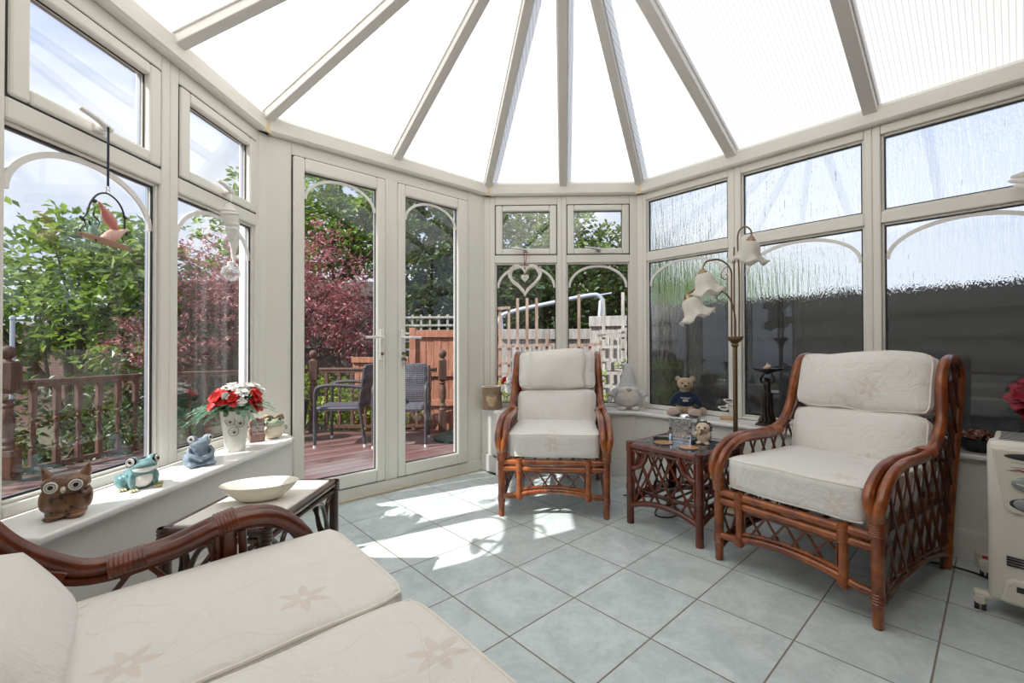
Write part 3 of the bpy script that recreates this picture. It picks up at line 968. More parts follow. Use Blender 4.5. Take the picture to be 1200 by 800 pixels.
tree('small yellow-green shrub outside the back corner', 1.32, 4.25, [((1.32, 4.25, 0.6), (0.16, 0.16, 0.40))], 420, 0.06, L_LIME, 14, 0.012, name='shrub', cat='shrub', clump=0.08)
tree('variegated climber on the trellis behind the red and white flowers', -0.22, 4.5, [((-0.22, 4.5, 0.45), (0.18, 0.12, 0.26))], 420, 0.05, L_LIME, 15, 0.01, name='climbing_plant', cat='plant', clump=0.08)
tree('pale climber on the trellis behind the grey gnome', 0.72, 4.5, [((0.70, 4.5, 0.45), (0.2, 0.12, 0.30)), ((0.95, 4.5, 0.75), (0.07, 0.08, 0.2))], 420, 0.05, L_LIME, 16, 0.01, name='climbing_plant', cat='plant', clump=0.08)
tree('low dark shrub outside the railing between the newel posts at far left', -5.3, 5.0, [((-5.2, 4.2, 0.0), (0.45, 0.8, 0.75)), ((-5.0, 5.6, 0.1), (0.6, 0.7, 0.75)), ((-5.6, 3.2, 0.0), (0.4, 0.7, 0.7))], 6000, 0.10, L_DARK, 44, 0.03, name='shrub', cat='shrub', clump=0.18)
def conifer(label, x, y, n, h, seed):
    rnd = random.Random(seed)
    t = thing('juniper', label, 'shrub', (x, y, -0.6), 0, 'junipers along the railing')
    st, lv = MB(), MB()
    for i in range(n):
        a = rnd.uniform(0, 2 * pi); L = h * rnd.uniform(0.6, 1.0); lean = rnd.uniform(0.1, 0.5)
        p = crom([(0, 0, 0), (cos(a) * lean * 0.3, sin(a) * lean * 0.3, L * 0.5), (cos(a) * lean * 0.8, sin(a) * lean * 0.8, L)], 7)
        st.tube(p, [0.008 * (1 - 0.8 * k / 14) for k in range(15)], 5)
        for k, q in enumerate(p[4:]):
            for j in range(7):
                d = Vector((rnd.uniform(-1, 1), rnd.uniform(-1, 1), rnd.uniform(0.1, 0.9))).normalized()
                s = 0.09 * rnd.uniform(0.5, 1.1); w = d.cross(Vector((rnd.uniform(-1, 1), rnd.uniform(-1, 1), 0.3))).normalized() * 0.009
                lv.add([q - w, q + d * s * 0.5 - w * 1.3, q + d * s, q + d * s * 0.5 + w * 1.3, q + w], [(0, 1, 2, 3, 4)])
    obj('stem', st, BARK, t); obj('foliage', lv, L_CON, t, smooth=False)
for i, (x, y, n, h, l) in enumerate([(-4.42, 4.05, 9, 0.85, 'feathery juniper behind the balusters next to the dark newel post'), (-4.26, 4.55, 12, 1.05, 'tallest feathery juniper behind the balusters above the teal frog'), (-4.02, 5.05, 10, 0.95, 'feathery juniper beside the newel post at the window mullion')]):
    conifer(l, x, y, n, h, 30 + i)

# fences
def fence(name, label, cat, a, b, boards, rails, zb, mat, bw=0.11, th=0.02, posts=(), rail_mat=None, group=None):
    a, b = Vector((*a, 0)), Vector((*b, 0)); d = b - a; L = d.length
    t = thing(name, label, cat, (a.x, a.y, 0), atan2(d.y, d.x), group)
    mb = MB(); rnd = random.Random(len(label))
    x = 0.0
    while x < L - 0.01:
        h = boards(x / L) + rnd.uniform(-0.008, 0.008)
        w = min(bw, L - x)
        mb.box(x + 0.004, x + w - 0.004, -th / 2 + rnd.uniform(-.004, .004), th / 2 + rnd.uniform(-.004, .004), zb, h); x += bw
    obj('boards', mb, mat, t, smooth=False)
    for z, h in rails:
        mb = MB(); mb.box(0, L, -th / 2 - 0.035, -th / 2 - 0.006, z - h / 2, z + h / 2)
        obj('rail', mb, rail_mat or mat, t, smooth=False, bevel=0.004)
    for px, pz in posts:
        mb = MB(); mb.box(px - 0.045, px + 0.045, -0.05, 0.04, zb, pz)
        obj('post', mb, rail_mat or mat, t, smooth=False, bevel=0.005)
    return t
fence('board_fence', 'dark grey vertical board fence behind the red acer', 'fence', (-6.2, 7.15), (-2.55, 7.42), lambda f: 2.05, [(1.85, 0.09), (1.0, 0.09), (0.1, 0.09)], -0.6, SHEDW, 0.14)
fence('board_fence', 'red-brown board fence panel behind the outdoor wicker chairs', 'fence', (-1.62, 6.15), (-0.40, 6.05), lambda f: 1.17, [(1.16, 0.10), (0.62, 0.08), (0.22, 0.08)], -0.55, REDW, 0.105, posts=[(0.03, 1.24)])
fence('board_fence', 'lower red-brown fence panel left of the taller panel', 'fence', (-2.5, 6.35), (-1.66, 6.2), lambda f: 0.80, [(0.80, 0.08), (0.3, 0.08)], -0.55, REDW, 0.105)
fence('board_fence', 'weathered grey board fence behind the brown trellis', 'fence', (-0.36, 5.75), (1.15, 5.70), lambda f: 1.08 + 0.02 * sin(f * 40), [(1.14, 0.13), (0.55, 0.10)], -0.55, GREYW, 0.13)
fence('board_fence', 'weathered grey fence of short boards at the right of the back window', 'fence', (0.72, 5.35), (1.7, 5.0), lambda f: 1.32, [(1.28, 0.12), (0.75, 0.1)], -0.55, GREYW, 0.12)
# dark lapped fence along the right side
t = thing('lapped_fence', 'dark fence of lapped horizontal boards beyond the textured windows', 'fence', tuple(MR @ Vector((-2.75, 0.75, 0))), radians(-47.67))
rnd = random.Random(2)
for k in range(12):
    mb = MB(); z = -0.55 + k * 0.16
    mb.add([(0, -0.012, z), (5.4, -0.012, z), (5.4, 0.02, z + 0.17), (0, 0.02, z + 0.17), (0, 0.006, z), (5.4, 0.006, z), (5.4, 0.035, z + 0.17), (0, 0.035, z + 0.17)], [(0, 1, 2, 3), (7, 6, 5, 4), (0, 4, 5, 1), (3, 2, 6, 7), (0, 3, 7, 4), (1, 5, 6, 2)])
    obj('board', mb, CREOW, t, smooth=False)
for x in (0.05, 1.85, 3.65, 5.3):
    mb = MB(); mb.box(x - 0.045, x + 0.045, 0.03, 0.12, -0.6, 1.42); obj('post', mb, CREOW, t, smooth=False)

def trellis(label, a, b, xs, zs, mat, zb, w=0.022, group='trellis panels'):
    """xs: (position, top) uprights; zs: (height, from, to, tilt) cross slats"""
    a, b = Vector((*a, 0)), Vector((*b, 0)); d = b - a; L = d.length
    t = thing('trellis', label, 'trellis', (a.x, a.y, 0), atan2(d.y, d.x), group)
    for x, top in xs:
        mb = MB(); mb.box(x * L - w / 2, x * L + w / 2, -0.008, 0.008, zb, top); obj('upright', mb, mat, t, smooth=False)
    for z, f0, f1, dz in zs:
        mb = MB()
        mb.add([(f0 * L, -0.024, z - w / 2), (f1 * L, -0.024, z + dz - w / 2), (f1 * L, -0.024, z + dz + w / 2), (f0 * L, -0.024, z + w / 2), (f0 * L, -0.008, z - w / 2), (f1 * L, -0.008, z + dz - w / 2), (f1 * L, -0.008, z + dz + w / 2), (f0 * L, -0.008, z + w / 2)],
               [(0, 1, 2, 3), (7, 6, 5, 4), (0, 4, 5, 1), (3, 2, 6, 7), (0, 3, 7, 4), (1, 5, 6, 2)])
        obj('slat', mb, mat, t, smooth=False)
trellis('brown trellis of uneven uprights behind the left back window', (-0.46, 5.05), (0.36, 5.0), [(0.03, 1.42), (0.16, 1.42), (0.28, 1.43), (0.40, 1.53), (0.53, 1.53), (0.66, 1.53), (0.80, 1.13), (0.93, 1.28)],
        [(1.41, 0.0, 0.30, 0.01), (0.98, 0, 1, 0.03), (0.80, 0, 0.3, 0.0), (0.68, 0, 0.6, 0), (0.52, 0, 1, 0)], TANW, -0.5, 0.032)
trellis('brown trellis with two tall uprights behind the right back window', (0.36, 4.98), (0.86, 4.95), [(0.12, 1.56), (0.38, 1.57), (0.62, 1.0), (0.85, 1.05)], [(0.99, 0, 0.9, 0.02), (0.55, 0, 0.9, 0.0)], TANW, -0.5, 0.034)
trellis('pale trellis of level slats behind the grey gnome', (0.74, 4.85), (1.35, 4.65), [(0.10, 1.5), (0.42, 1.56), (0.72, 1.56), (0.95, 1.56)],
        [(1.10, 0.0, 0.7, 0.10), (1.10, 0, 1, 0), (0.98, 0, 1, 0.0), (0.84, 0, 1, 0), (0.70, 0, 1, 0), (0.56, 0, 1, 0), (0.42, 0, 1, 0)], GREYW, -0.5, 0.034)
trellis('pale square trellis above the red-brown fence', (-2.35, 6.75), (-0.35, 6.6), [((i + 0.5) / 15, 1.46) for i in range(15)], [(z, 0, 1, 0) for z in (1.42, 1.30, 1.18, 1.06, 0.94, 0.82)], GREYW, -0.5, 0.03)
# tubular frame
t = thing('tube_frame', 'pale blue-grey steel tube frame behind the weathered fence', 'frame', (-0.2, 6.3, -0.6))
mb = MB()
mb.tube(crom([(-0.32, 0.05, 0), (-0.27, 0, 1.60), (-0.22, 0, 1.96), (-0.05, 0, 2.07), (0.5, 0, 2.19), (1.05, 0, 2.30), (1.19, 0, 2.28), (1.24, 0, 2.15), (1.26, 0, 1.6), (1.28, 0.02, 0)], 6), 0.030, 10)
obj('top_bar', mb, TUBEM, t)
mb = MB(); mb.tube([(1.20, -0.03, 2.22), (0.98, -0.40, 0.0)], 0.026, 8); obj('leg', mb, TUBEM, t)
mb = MB(); mb.tube([(-0.20, -0.03, 1.98), (-0.02, -0.40, 0.0)], 0.026, 8); obj('leg', mb, TUBEM, t)
mb = MB(); mb.tube([(1.17, 0, 2.30), (1.36, 0, 2.33)], 0.012, 8); obj('end_bolt', mb, TUBEM, t)
# brick garden wall, lamp post
t = thing('brick_wall', 'brown brick garden wall behind the bright green tree', 'wall', (-13.5, 8.6, -0.6))
mb = MB(); mb.box(0, 7.2, 0, 0.22, 0, 2.0); obj('brickwork', mb, mat_brick(), t, smooth=False)
mb = MB(); mb.box(-0.03, 7.23, -0.03, 0.25, 2.0, 2.06); obj('coping', mb, GREYW, t, smooth=False)
t = thing('lamp_post', 'thin pale post behind the dark newel post', 'post', (-5.02, 4.35, -0.6))
mb = MB(); mb.tube([(0, 0, 0), (0, 0, 1.86)], 0.018, 8); obj('pole', mb, TUBEM, t)
mb = MB(); mb.lathe([(0.018, 1.86), (0.026, 1.865), (0.022, 1.89), (0.0, 1.90)], 12); obj('cap', mb, TUBEM, t)

# outdoor wicker chairs
def mat_wicker():
    m, nt, out = new_mat('grey_wicker')
    v = objco(nt)
    def wv(ax, s):
        w = nt.nodes.new('ShaderNodeTexWave'); w.bands_direction = ax; w.inputs['Scale'].default_value = s; lk(nt, v, w.inputs[0]); return w.outputs['Fac']
    h = mth(nt, 'MULTIPLY', mth(nt, 'MAXIMUM', wv('X', 14), wv('Y', 14)), wv('Z', 14))
    c = mixc(nt, h, (0.035, 0.035, 0.045, 1), (0.20, 0.20, 0.235, 1))
    pbsdf(nt, out, c, 0.5, normal=bump(nt, h, 0.6, 0.006))
    return m
WICK = mat_wicker()
WICKD = plain('dark_wicker', (0.06, 0.058, 0.065), 0.5, 0.3, 80, bmp=0.4, bscale=120)
def patio(label, x, y, rz):
    t = thing('wicker_chair', label, 'chair', (x, y, ZD), rz, 'wicker chairs on the deck')
    mb = MB(); mb.rbox((0.24, 0.24, 0.022), 0.015, 6, M=T(0, 0, 0.41)); obj('seat', mb, WICK, t)
    mb = MB(); mb.rbox((0.24, 0.018, 0.23), 0.015, 6, M=T(0, 0.265, 0.66) @ RX(-0.14)); obj('backrest', mb, WICK, t)
    for s in (-1, 1):
        mb = MB(); mb.tube([(s * 0.275, -0.22, 0.03), (s * 0.275, -0.22, 0.60)], 0.018, 8); obj('leg', mb, WICKD, t)
        mb = MB(); mb.tube([(s * 0.265, 0.30, 0.03), (s * 0.265, 0.24, 0.45), (s * 0.265, 0.30, 0.86)], 0.018, 8); obj('leg', mb, WICKD, t)
        mb = MB(); mb.tube(crom([(s * 0.275, -0.22, 0.58), (s * 0.275, -0.18, 0.655), (s * 0.275, 0.0, 0.672), (s * 0.27, 0.27, 0.65)], 5), 0.020, 8); obj('arm', mb, WICKD, t)
        mb = MB(); mb.tube([(s * 0.275, -0.22, 0.0), (s * 0.275, -0.22, 0.035)], 0.017, 8); obj('foot_cap', mb, UPVC2, t)
        mb = MB(); mb.tube([(s * 0.265, 0.30, 0.0), (s * 0.265, 0.30, 0.035)], 0.017, 8); obj('foot_cap', mb, UPVC2, t)
patio('dark wicker garden chair seen side-on through the left glazed door', -2.12, 5.12, radians(-84))
patio('dark wicker garden chair seen through the right glazed door', -1.43, 5.05, radians(8))
t = thing('parasol_base', 'dark green parasol base on the deck beside the wicker chair', 'parasol base', (-0.86, 5.28, ZD))
mb = MB(); mb.lathe([(0.0, 0.0), (0.26, 0.0), (0.27, 0.03), (0.22, 0.06), (0.08, 0.09), (0.06, 0.10)], 24); obj('base', mb, plain('dark_green_plastic', (0.02, 0.06, 0.045), 0.35), t)
mb = MB(); mb.lathe([(0.035, 0.08), (0.03, 0.30), (0.022, 0.30), (0.022, 0.10)], 12); obj('socket', mb, WICKD, t)
t = thing('planter', 'dark tapered planter on the deck at the left edge of the door', 'planter', (-2.75, 5.2, ZD))
mb = MB(); mb.lathe([(0.0, 0.0), (0.12, 0.0), (0.165, 0.42), (0.175, 0.42), (0.175, 0.47), (0.155, 0.47), (0.14, 0.36), (0.0, 0.36)], 24); obj('pot', mb, plain('black_plastic', (0.02, 0.022, 0.03), 0.4), t)
mb = MB(); mb.lathe([(0.0, 0.395), (0.146, 0.38)], 20); obj('soil', mb, EARTH, t)
# ------------------------------------------------------------------ cane furniture
def mat_cane(name, c0, c1, c2):
    m, nt, out = new_mat(name)
    v = objco(nt)
    n = noisef(nt, v, 9, 4, 0.6, 0.6)
    n2 = noisef(nt, objco(nt, (60, 60, 8)), 2.0, 3)
    c = mixc(nt, sstep(nt, n, 0.32, 0.68), (*c0, 1), (*c1, 1))
    c = mixc(nt, mth(nt, 'MULTIPLY', sstep(nt, n2, 0.55, 0.75), 0.5), c, (*c2, 1))
    pbsdf(nt, out, c, 0.28, coat=0.5, normal=bump(nt, n2, 0.12, 0.003))
    return m
CANE = mat_cane('cane_pole', (0.16, 0.032, 0.007), (0.40, 0.115, 0.022), (0.07, 0.014, 0.004))
CANED = mat_cane('cane_lattice', (0.085, 0.019, 0.008), (0.16, 0.040, 0.014), (0.04, 0.010, 0.006))
CANEB = mat_cane('cane_binding', (0.20, 0.044, 0.009), (0.32, 0.085, 0.017), (0.10, 0.020, 0.006))
SOFAC = mat_cane('sofa_cane', (0.075, 0.012, 0.004), (0.17, 0.036, 0.008), (0.03, 0.006, 0.003))
TABC = mat_cane('table_cane', (0.075, 0.012, 0.005), (0.18, 0.036, 0.010), (0.035, 0.007, 0.004))
DKC = mat_cane('dark_cane', (0.040, 0.020, 0.013), (0.085, 0.044, 0.028), (0.02, 0.012, 0.009))

def mat_fabric(name, mode, seed=0.0):
    m, nt, out = new_mat(name)
    tc = nt.nodes.new('ShaderNodeTexCoord')
    sp = nt.nodes.new('ShaderNodeSeparateXYZ'); lk(nt, tc.outputs['Object'], sp.inputs[0])
    oi = nt.nodes.new('ShaderNodeObjectInfo')
    u = mth(nt, 'ADD', sp.outputs[0], mth(nt, 'MULTIPLY_ADD', oi.outputs['Random'], 1.7, 5.0 + seed))
    v = mth(nt, 'SUBTRACT', sp.outputs[1], sp.outputs[2]) if mode == 'seat' else sp.outputs[2]
    v = mth(nt, 'ADD', v, mth(nt, 'MULTIPLY_ADD', oi.outputs['Random'], 0.9, 7.0))
    L = 0.34
    U, V = mth(nt, 'MULTIPLY', u, 1 / L), mth(nt, 'MULTIPLY', v, 1 / L)
    cu, cv = mth(nt, 'FLOOR', U), mth(nt, 'FLOOR', V)
    cb = nt.nodes.new('ShaderNodeCombineXYZ'); lk(nt, cu, cb.inputs[0]); lk(nt, cv, cb.inputs[1])
    wn = nt.nodes.new('ShaderNodeTexWhiteNoise'); lk(nt, cb.outputs[0], wn.inputs[0])
    ws = nt.nodes.new('ShaderNodeSeparateXYZ'); lk(nt, wn.outputs['Color'], ws.inputs[0])
    dx = mth(nt, 'SUBTRACT', mth(nt, 'FRACT', U), mth(nt, 'MULTIPLY_ADD', ws.outputs[0], 0.44, 0.28))
    dy = mth(nt, 'SUBTRACT', mth(nt, 'FRACT', V), mth(nt, 'MULTIPLY_ADD', ws.outputs[1], 0.44, 0.28))
    r = mth(nt, 'SQRT', mth(nt, 'ADD', mth(nt, 'MULTIPLY', dx, dx), mth(nt, 'MULTIPLY', dy, dy)))
    an = mth(nt, 'ADD', mth(nt, 'ARCTAN2', dy, dx), mth(nt, 'MULTIPLY', ws.outputs[2], 2.0))
    tri = mth(nt, 'ABSOLUTE', mth(nt, 'SUBTRACT', mth(nt, 'MULTIPLY', mth(nt, 'FRACT', mth(nt, 'MULTIPLY_ADD', an, 3.0 / pi, 20.0)), 2.0), 1.0))
    pet = mth(nt, 'MULTIPLY_ADD', mth(nt, 'POWER', tri, 1.25), 0.095, 0.060)
    fl = sstep(nt, mth(nt, 'SUBTRACT', pet, r), 0.0, 0.012)
    fl = mth(nt, 'MULTIPLY', fl, sstep(nt, r, 0.018, 0.028))
    c2 = nt.nodes.new('ShaderNodeCombineXYZ'); lk(nt, u, c2.inputs[0]); lk(nt, v, c2.inputs[1])
    sw = noisef(nt, c2.outputs[0], 4.5, 0.0, 0.5, 1.2)
    ln = mth(nt, 'SUBTRACT', 1.0, sstep(nt, mth(nt, 'ABSOLUTE', mth(nt, 'SUBTRACT', sw, 0.5)), 0.003, 0.010))
    n = noisef(nt, tc.outputs['Object'], 5, 3)
    c = mixc(nt, n, (0.785, 0.77, 0.735, 1), (0.825, 0.815, 0.785, 1))
    c = mixc(nt, mth(nt, 'MULTIPLY', ln, 0.30), c, (0.66, 0.61, 0.54, 1))
    c = mixc(nt, mth(nt, 'MULTIPLY', fl, 0.42), c, (0.68, 0.55, 0.44, 1))
    wr = noisef(nt, tc.outputs['Object'], 7, 5, 0.6, 1.2)
    wv = noisef(nt, tc.outputs['Object'], 400, 1)
    h = mth(nt, 'ADD', wr, mth(nt, 'MULTIPLY', wv, 0.04))
    pbsdf(nt, out, c, 0.85, normal=bump(nt, h, 0.55, 0.025), sheen=0.15, spec=0.2)
    return m
FAB_S = mat_fabric('cream_floral_seat', 'seat')
FAB_B = mat_fabric('cream_floral_back', 'back', 0.13)
PIPE = plain('cream_piping', (0.80, 0.765, 0.69), 0.8, 0.03)

def cushion(name, parent, h, M, mat, r=0.035, crown=0.02, corner=0.05, sag=0.0, lump=0.004, pipe=True, puff=0.0, seed=0):
    hx, hy, hz = h
    def fn(p):
        nx, ny = p[0] / hx, p[1] / hy
        x = p[0] * (1 - corner * ny ** 8) ; y = p[1] * (1 - corner * nx ** 8)
        b = (1 - nx * nx) * (1 - ny * ny)
        z = p[2]
        z += (1 if z > 0 else -1) * crown * b * min(1, abs(p[2]) / (hz * 0.6))
        z *= 1 - puff * max(abs(nx), abs(ny)) ** 4
        k = noise.noise(Vector((p[0] * 7 + seed, p[1] * 7, p[2] * 7 + seed * 2))) * lump
        return (x + k * 0.5, y + k, z + k)
    mb = MB(); mb.rbox(h, r, 12, fn=fn)
    c = obj(name, mb, mat, parent, M=M, angle=80)
    if pipe:
        for s in (1, -1):
            path = []
            q = r * 0.30
            n = 14
            for i in range(n): path.append((-hx + q + (2 * hx - 2 * q) * i / n, -hy + q, s * (hz - q)))
            for i in range(n): path.append((hx - q, -hy + q + (2 * hy - 2 * q) * i / n, s * (hz - q)))
            for i in range(n): path.append((hx - q - (2 * hx - 2 * q) * i / n, hy - q, s * (hz - q)))
            for i in range(n): path.append((-hx + q, hy - q - (2 * hy - 2 * q) * i / n, s * (hz - q)))
            mb = MB(); mb.tube([fn(p) for p in path], 0.0042, 6, closed=True)
            obj('piping', mb, PIPE, c)
    return (c, fn)

def inpoly(p, poly):
    x, y = p; c = False; n = len(poly)
    for i in range(n):
        x1, y1 = poly[i]; x2, y2 = poly[i - 1]
        if (y1 > y) != (y2 > y) and x < (x2 - x1) * (y - y1) / (y2 - y1) + x1: c = not c
    return c
def lattice(poly, slope, step, off=0.0, mid=None):
    """crossing cane segments clipped to an outline"""
    xs = [p[0] for p in poly]; ys = [p[1] for p in poly]
    x0, x1, y0, y1 = min(xs), max(xs), min(ys), max(ys)
    out = []
    for sg in (1, -1):
        m = slope * sg
        cs = [y - m * x for x in (x0, x1) for y in (y0, y1)]
        st = step * sqrt(1 + m * m); c = min(cs) + off
        if mid is not None and sg < 0:      # crossings fall on the given height
            c = min(cs) + ((2 * mid - cp - min(cs)) % st)
        cp = c
        while c < max(cs):
            run = []
            for i in range(161):
                x = x0 + (x1 - x0) * i / 160; y = m * x + c
                if y0 <= y <= y1 and inpoly((x, y), poly): run.append((x, y))
                else:
                    if len(run) > 5: out.append((run[0], run[-1], sg))
                    run = []
            if len(run) > 5: out.append((run[0], run[-1], sg))
            c += st
    return out
def wrap(parent, a, b, r, mat, turns=7, name='binding'):
    a, b = Vector(a), Vector(b); pts, rr = [], []
    for i in range(turns * 4 + 1):
        f = i / (turns * 4); pts.append(a + (b - a) * f); rr.append(r + 0.0016 * (1 if i % 4 in (1, 2) else -0.4))
    mb = MB(); mb.tube(pts, rr, 14)
    return obj(name, mb, mat, parent)

def flatwrap(parent, a, b, r, mat, turns):
    wb = wrap(parent, a, b, r, mat, turns)
    dr = (b - a).normalized(); up_ = (Vector((0, 0, 1)) - dr * dr.z).normalized()
    for p in wb.data.vertices:   # pressed flat over the pair of poles
        q = p.co - a; q = q - dr * q.dot(dr)
        p.co -= up_ * q.dot(up_) * 0.42
ARM_C = [(0.0, 0.36), (-0.024, 0.405), (-0.016, 0.455), (0.030, 0.503), (0.11, 0.540), (0.21, 0.553), (0.38, 0.548), (0.50, 0.552)]
WING_C = [(0.50, 0.552), (0.60, 0.588), (0.672, 0.665), (0.700, 0.76), (0.722, 0.845), (0.775, 0.908), (0.86, 0.932), (0.97, 0.928), (1.05, 0.900), (1.078, 0.85), (1.055, 0.74), (0.97, 0.53), (0.88, 0.33), (0.815, 0.13), (0.785, 0.0)]
WING_C = [(s if s < 0.72 else 0.72 + (s - 0.72) * 0.78, z) for s, z in WING_C]
ARM_S = [(0.0, 0.34), (-0.014, 0.40), (0.020, 0.475), (0.075, 0.532), (0.14, 0.553), (0.215, 0.548), (0.31, 0.520), (0.40, 0.510)]
WING_S = [(0.40, 0.510), (0.456, 0.513), (0.508, 0.542), (0.560, 0.590), (0.600, 0.650), (0.625, 0.715), (0.640, 0.765), (0.655, 0.782), (0.675, 0.760), (0.678, 0.68), (0.668, 0.50), (0.660, 0.30), (0.655, 0.13), (0.650, 0.0)]

HEADS = []
def cane_seat(name, label, cat, loc, rz, w, arm, wing, mats, group=None, nseat=1, s_f=-0.01, s_b=0.62, seatz=(0.335, 0.475), backs=None, sofa=False):
    P_, L_, B_ = mats
    t = thing(name, label, cat, loc, rz, group)
    rear = wing[-1][0]; back_s = wing[-1][0]
    for side, x in ((-1, 0.0), (1, w)):
        mb = MB()
        mb.tube([(x, 0, 0.004), (x, 0, 0.09), (x, 0, 0.22), (x, 0, 0.37)], [0.017, 0.020, 0.021, 0.0215], 12)
        fl = obj('front_leg', mb, P_, t)
        wrap(fl, (x, 0, 0.085), (x, 0, 0.125), 0.0215, B_, 4)
        wrap(fl, (x, -0.002, 0.325), (x, -0.006, 0.395), 0.026, B_, 8)
        mb = MB(); mb.tube([(x, 0, 0.0), (x, 0, 0.006)], 0.015, 10); obj('foot_glide', mb, CABLEB, fl)
        for k, dx in (('outer', side * 0.020), ('inner', -side * 0.021)):
            pts = []
            for i, (s, z) in enumerate(arm):
                f = min(1.0, i / 2.0) * (1.0 if i < len(arm) - 1 else 0.75)
                pts.append((x + dx * f, s, z))
            mb = MB(); mb.tube(crom(pts, 6), 0.0195, 12)
            a = obj('arm', mb, P_, t)
        # thin core cane under the pair of arm poles
        mb = MB(); mb.tube(crom([(x, s + (0.02 if i < 3 else 0), z - (0.026 if i > 2 else 0.0)) for i, (s, z) in enumerate(arm)] + [(x, s + 0.012, z - 0.022) for s, z in wing[1:4]], 5), 0.0085, 8)
        obj('under_cane', mb, L_, a)
        e = Vector((x, *arm[-1])); e0 = Vector((x, *arm[-2])); dr = (e - e0).normalized()
        flatwrap(a, e - dr * 0.045, e + dr * 0.02, 0.040, B_, 8)
        wp_ = crom([(x, s, z) for s, z in wing], 6)
        n = len(wp_)
        mb = MB(); mb.tube([Vector((x + side * 0.012 * (1 if i < 12 else max(0, 1 - (i - 12) / 12)), p.y, p.z)) for i, p in enumerate(wp_)], [0.021 if i < n * 0.6 else 0.019 for i in range(n)], 12)
        wg = obj('wing', mb, P_, t)
        mb = MB()
        cin = [(x - side * 0.008, s + 0.030 * (1 if i < 6 else (-1 if i > 8 else 0)), z - (0.03 if 4 < i < 10 else 0.0)) for i, (s, z) in enumerate(wing) if i > 0]
        mb.tube(crom(cin, 5), 0.010, 8)
        obj('inner_cane', mb, L_, wg)
        wrap(wg, (x, wing[-1][0] + 0.004, 0.06), (x, wing[-1][0] + 0.012, 0.10), 0.021, B_, 4)
        arch_ = [(0.0, 0.055), (0.10 * rear, 0.085), (0.33 * rear, 0.112), (0.62 * rear, 0.112), (0.88 * rear, 0.085), (rear + 0.01, 0.055)]
        mb = MB(); mb.tube(crom([(x, s, z) for s, z in arch_], 5), 0.014, 10); mb.tube(crom([(x, s, z + 0.024) for s, z in arch_[0:]], 5), 0.008, 8)
        obj('side_arch', mb, L_, t)
        poly = [(0.015, 0.10)] + [(s, z) for s, z in arch_[1:-1]] + [(rear + 0.02, 0.12)] + [(s - 0.012, z) for s, z in reversed(wing[7:-2])] + [(s + 0.012, z - 0.01) for s, z in reversed(wing[1:7])] + [(s + 0.005, z - 0.025) for s, z in reversed(arm[2:])] + [(0.018, 0.36)]
        if sofa:
            poly = [(0.225, 0.112), (rear * 0.88, 0.085), (rear + 0.02, 0.12)] + [(s - 0.012, z) for s, z in reversed(wing[7:-2])] + [(s + 0.012, z - 0.01) for s, z in reversed(wing[1:7])] + [(s, z - 0.025) for s, z in reversed(arm[5:])] + [(0.225, 0.50)]
            mb = MB()
            for ds, rr_ in ((-0.030, 0.010), (0.0, 0.017), (0.024, 0.008)): mb.tube(crom([(x, 0.185 + ds + 0.01, 0.54 if ds == 0.0 else 0.52), (x, 0.192 + ds, 0.45), (x, 0.195 + ds, 0.30), (x, 0.195 + ds, 0.10)], 4), rr_, 10)
            ap_ = obj('arm_post', mb, P_, t)
            flatwrap(ap_, Vector((x, 0.178, 0.556)), Vector((x, 0.222, 0.546)), 0.0455, B_, 6)
            mb = MB(); mb.tube(crom([(x, 0.225, 0.42), (x, 0.232, 0.495), (x, 0.262, 0.508), (x, 0.40, 0.478)], 4), 0.007, 8); obj('inner_cane', mb, L_, ap_)
        mb = MB()
        for p, q, sg in lattice(poly, 1.3 if sofa else 1.9, 0.125 if sofa else 0.088):
            mb.tube([(x - sg * 0.0045, *p), (x - sg * 0.0045, *q)], 0.0062, 6)
        obj('side_lattice', mb, L_, t)
        mb = MB(); xi = x - side * 0.030; mb.tube([(xi, 0.02, 0.300), (xi, rear + 0.05, 0.285)], 0.012, 8)
        obj('side_rail', mb, L_, t)
    # front
    mb = MB(); mb.tube([(0, 0, 0.317), (w, 0, 0.317)], 0.0175, 12); mb.tube([(0, 0, 0.278), (w, 0, 0.278)], 0.0175, 12)
    fr = obj('front_rail', mb, P_, t)
    ng = max(1, round(w / 0.62))
    gp = [0.104] + [w * i / ng for i in range(1, ng)] + [w - 0.104]
    mb = MB(); zc = lambda x: 0.118 + 0.034 * (1 - ((x - w / 2) / (w / 2 - 0.06)) ** 2) if abs(x - w / 2) < w / 2 - 0.06 else 0.118
    xs = [w * i / 24 for i in range(25)]
    mb.tube([(x, 0, zc(x)) for x in xs], 0.0165, 12)
    mb.tube([(x, -0.002, zc(x) + 0.026) for x in xs if 0.10 < x < w - 0.10], 0.009, 8)
    obj('front_arch', mb, P_, t)
    for x in gp:
        mb = MB(); mb.tube([(x, -0.006, 0.10), (x, -0.006, 0.337)], 0.0165, 12)
        p_ = obj('front_post', mb, P_, t)
        wrap(p_, (x, -0.006, 0.262), (x, -0.006, 0.330), 0.0205, B_, 6)
        wrap(p_, (x, -0.006, 0.105), (x, -0.006, 0.140), 0.0205, B_, 3)
    for xa, xb in zip(gp[:-1], gp[1:]):
        mb = MB()
        poly = [(xa + 0.022, 0.258)] + [(xb - 0.022, 0.258)] + [(xb - 0.022 - (xb - xa - 0.044) * i / 8, zc(xb - 0.022 - (xb - xa - 0.044) * i / 8) + 0.03) for i in range(9)]
        for p, q, sg in lattice(poly, 1.45, 0.066, 0.02, 0.200):
            mb.tube([(p[0], -0.004 - sg * 0.004, p[1]), (q[0], -0.004 - sg * 0.004, q[1])], 0.0052, 6)
        for e in (poly[0][0], poly[1][0]): mb.tube([(e, -0.003, 0.262), (e, -0.003, zc(e) + 0.02)], 0.005, 6)
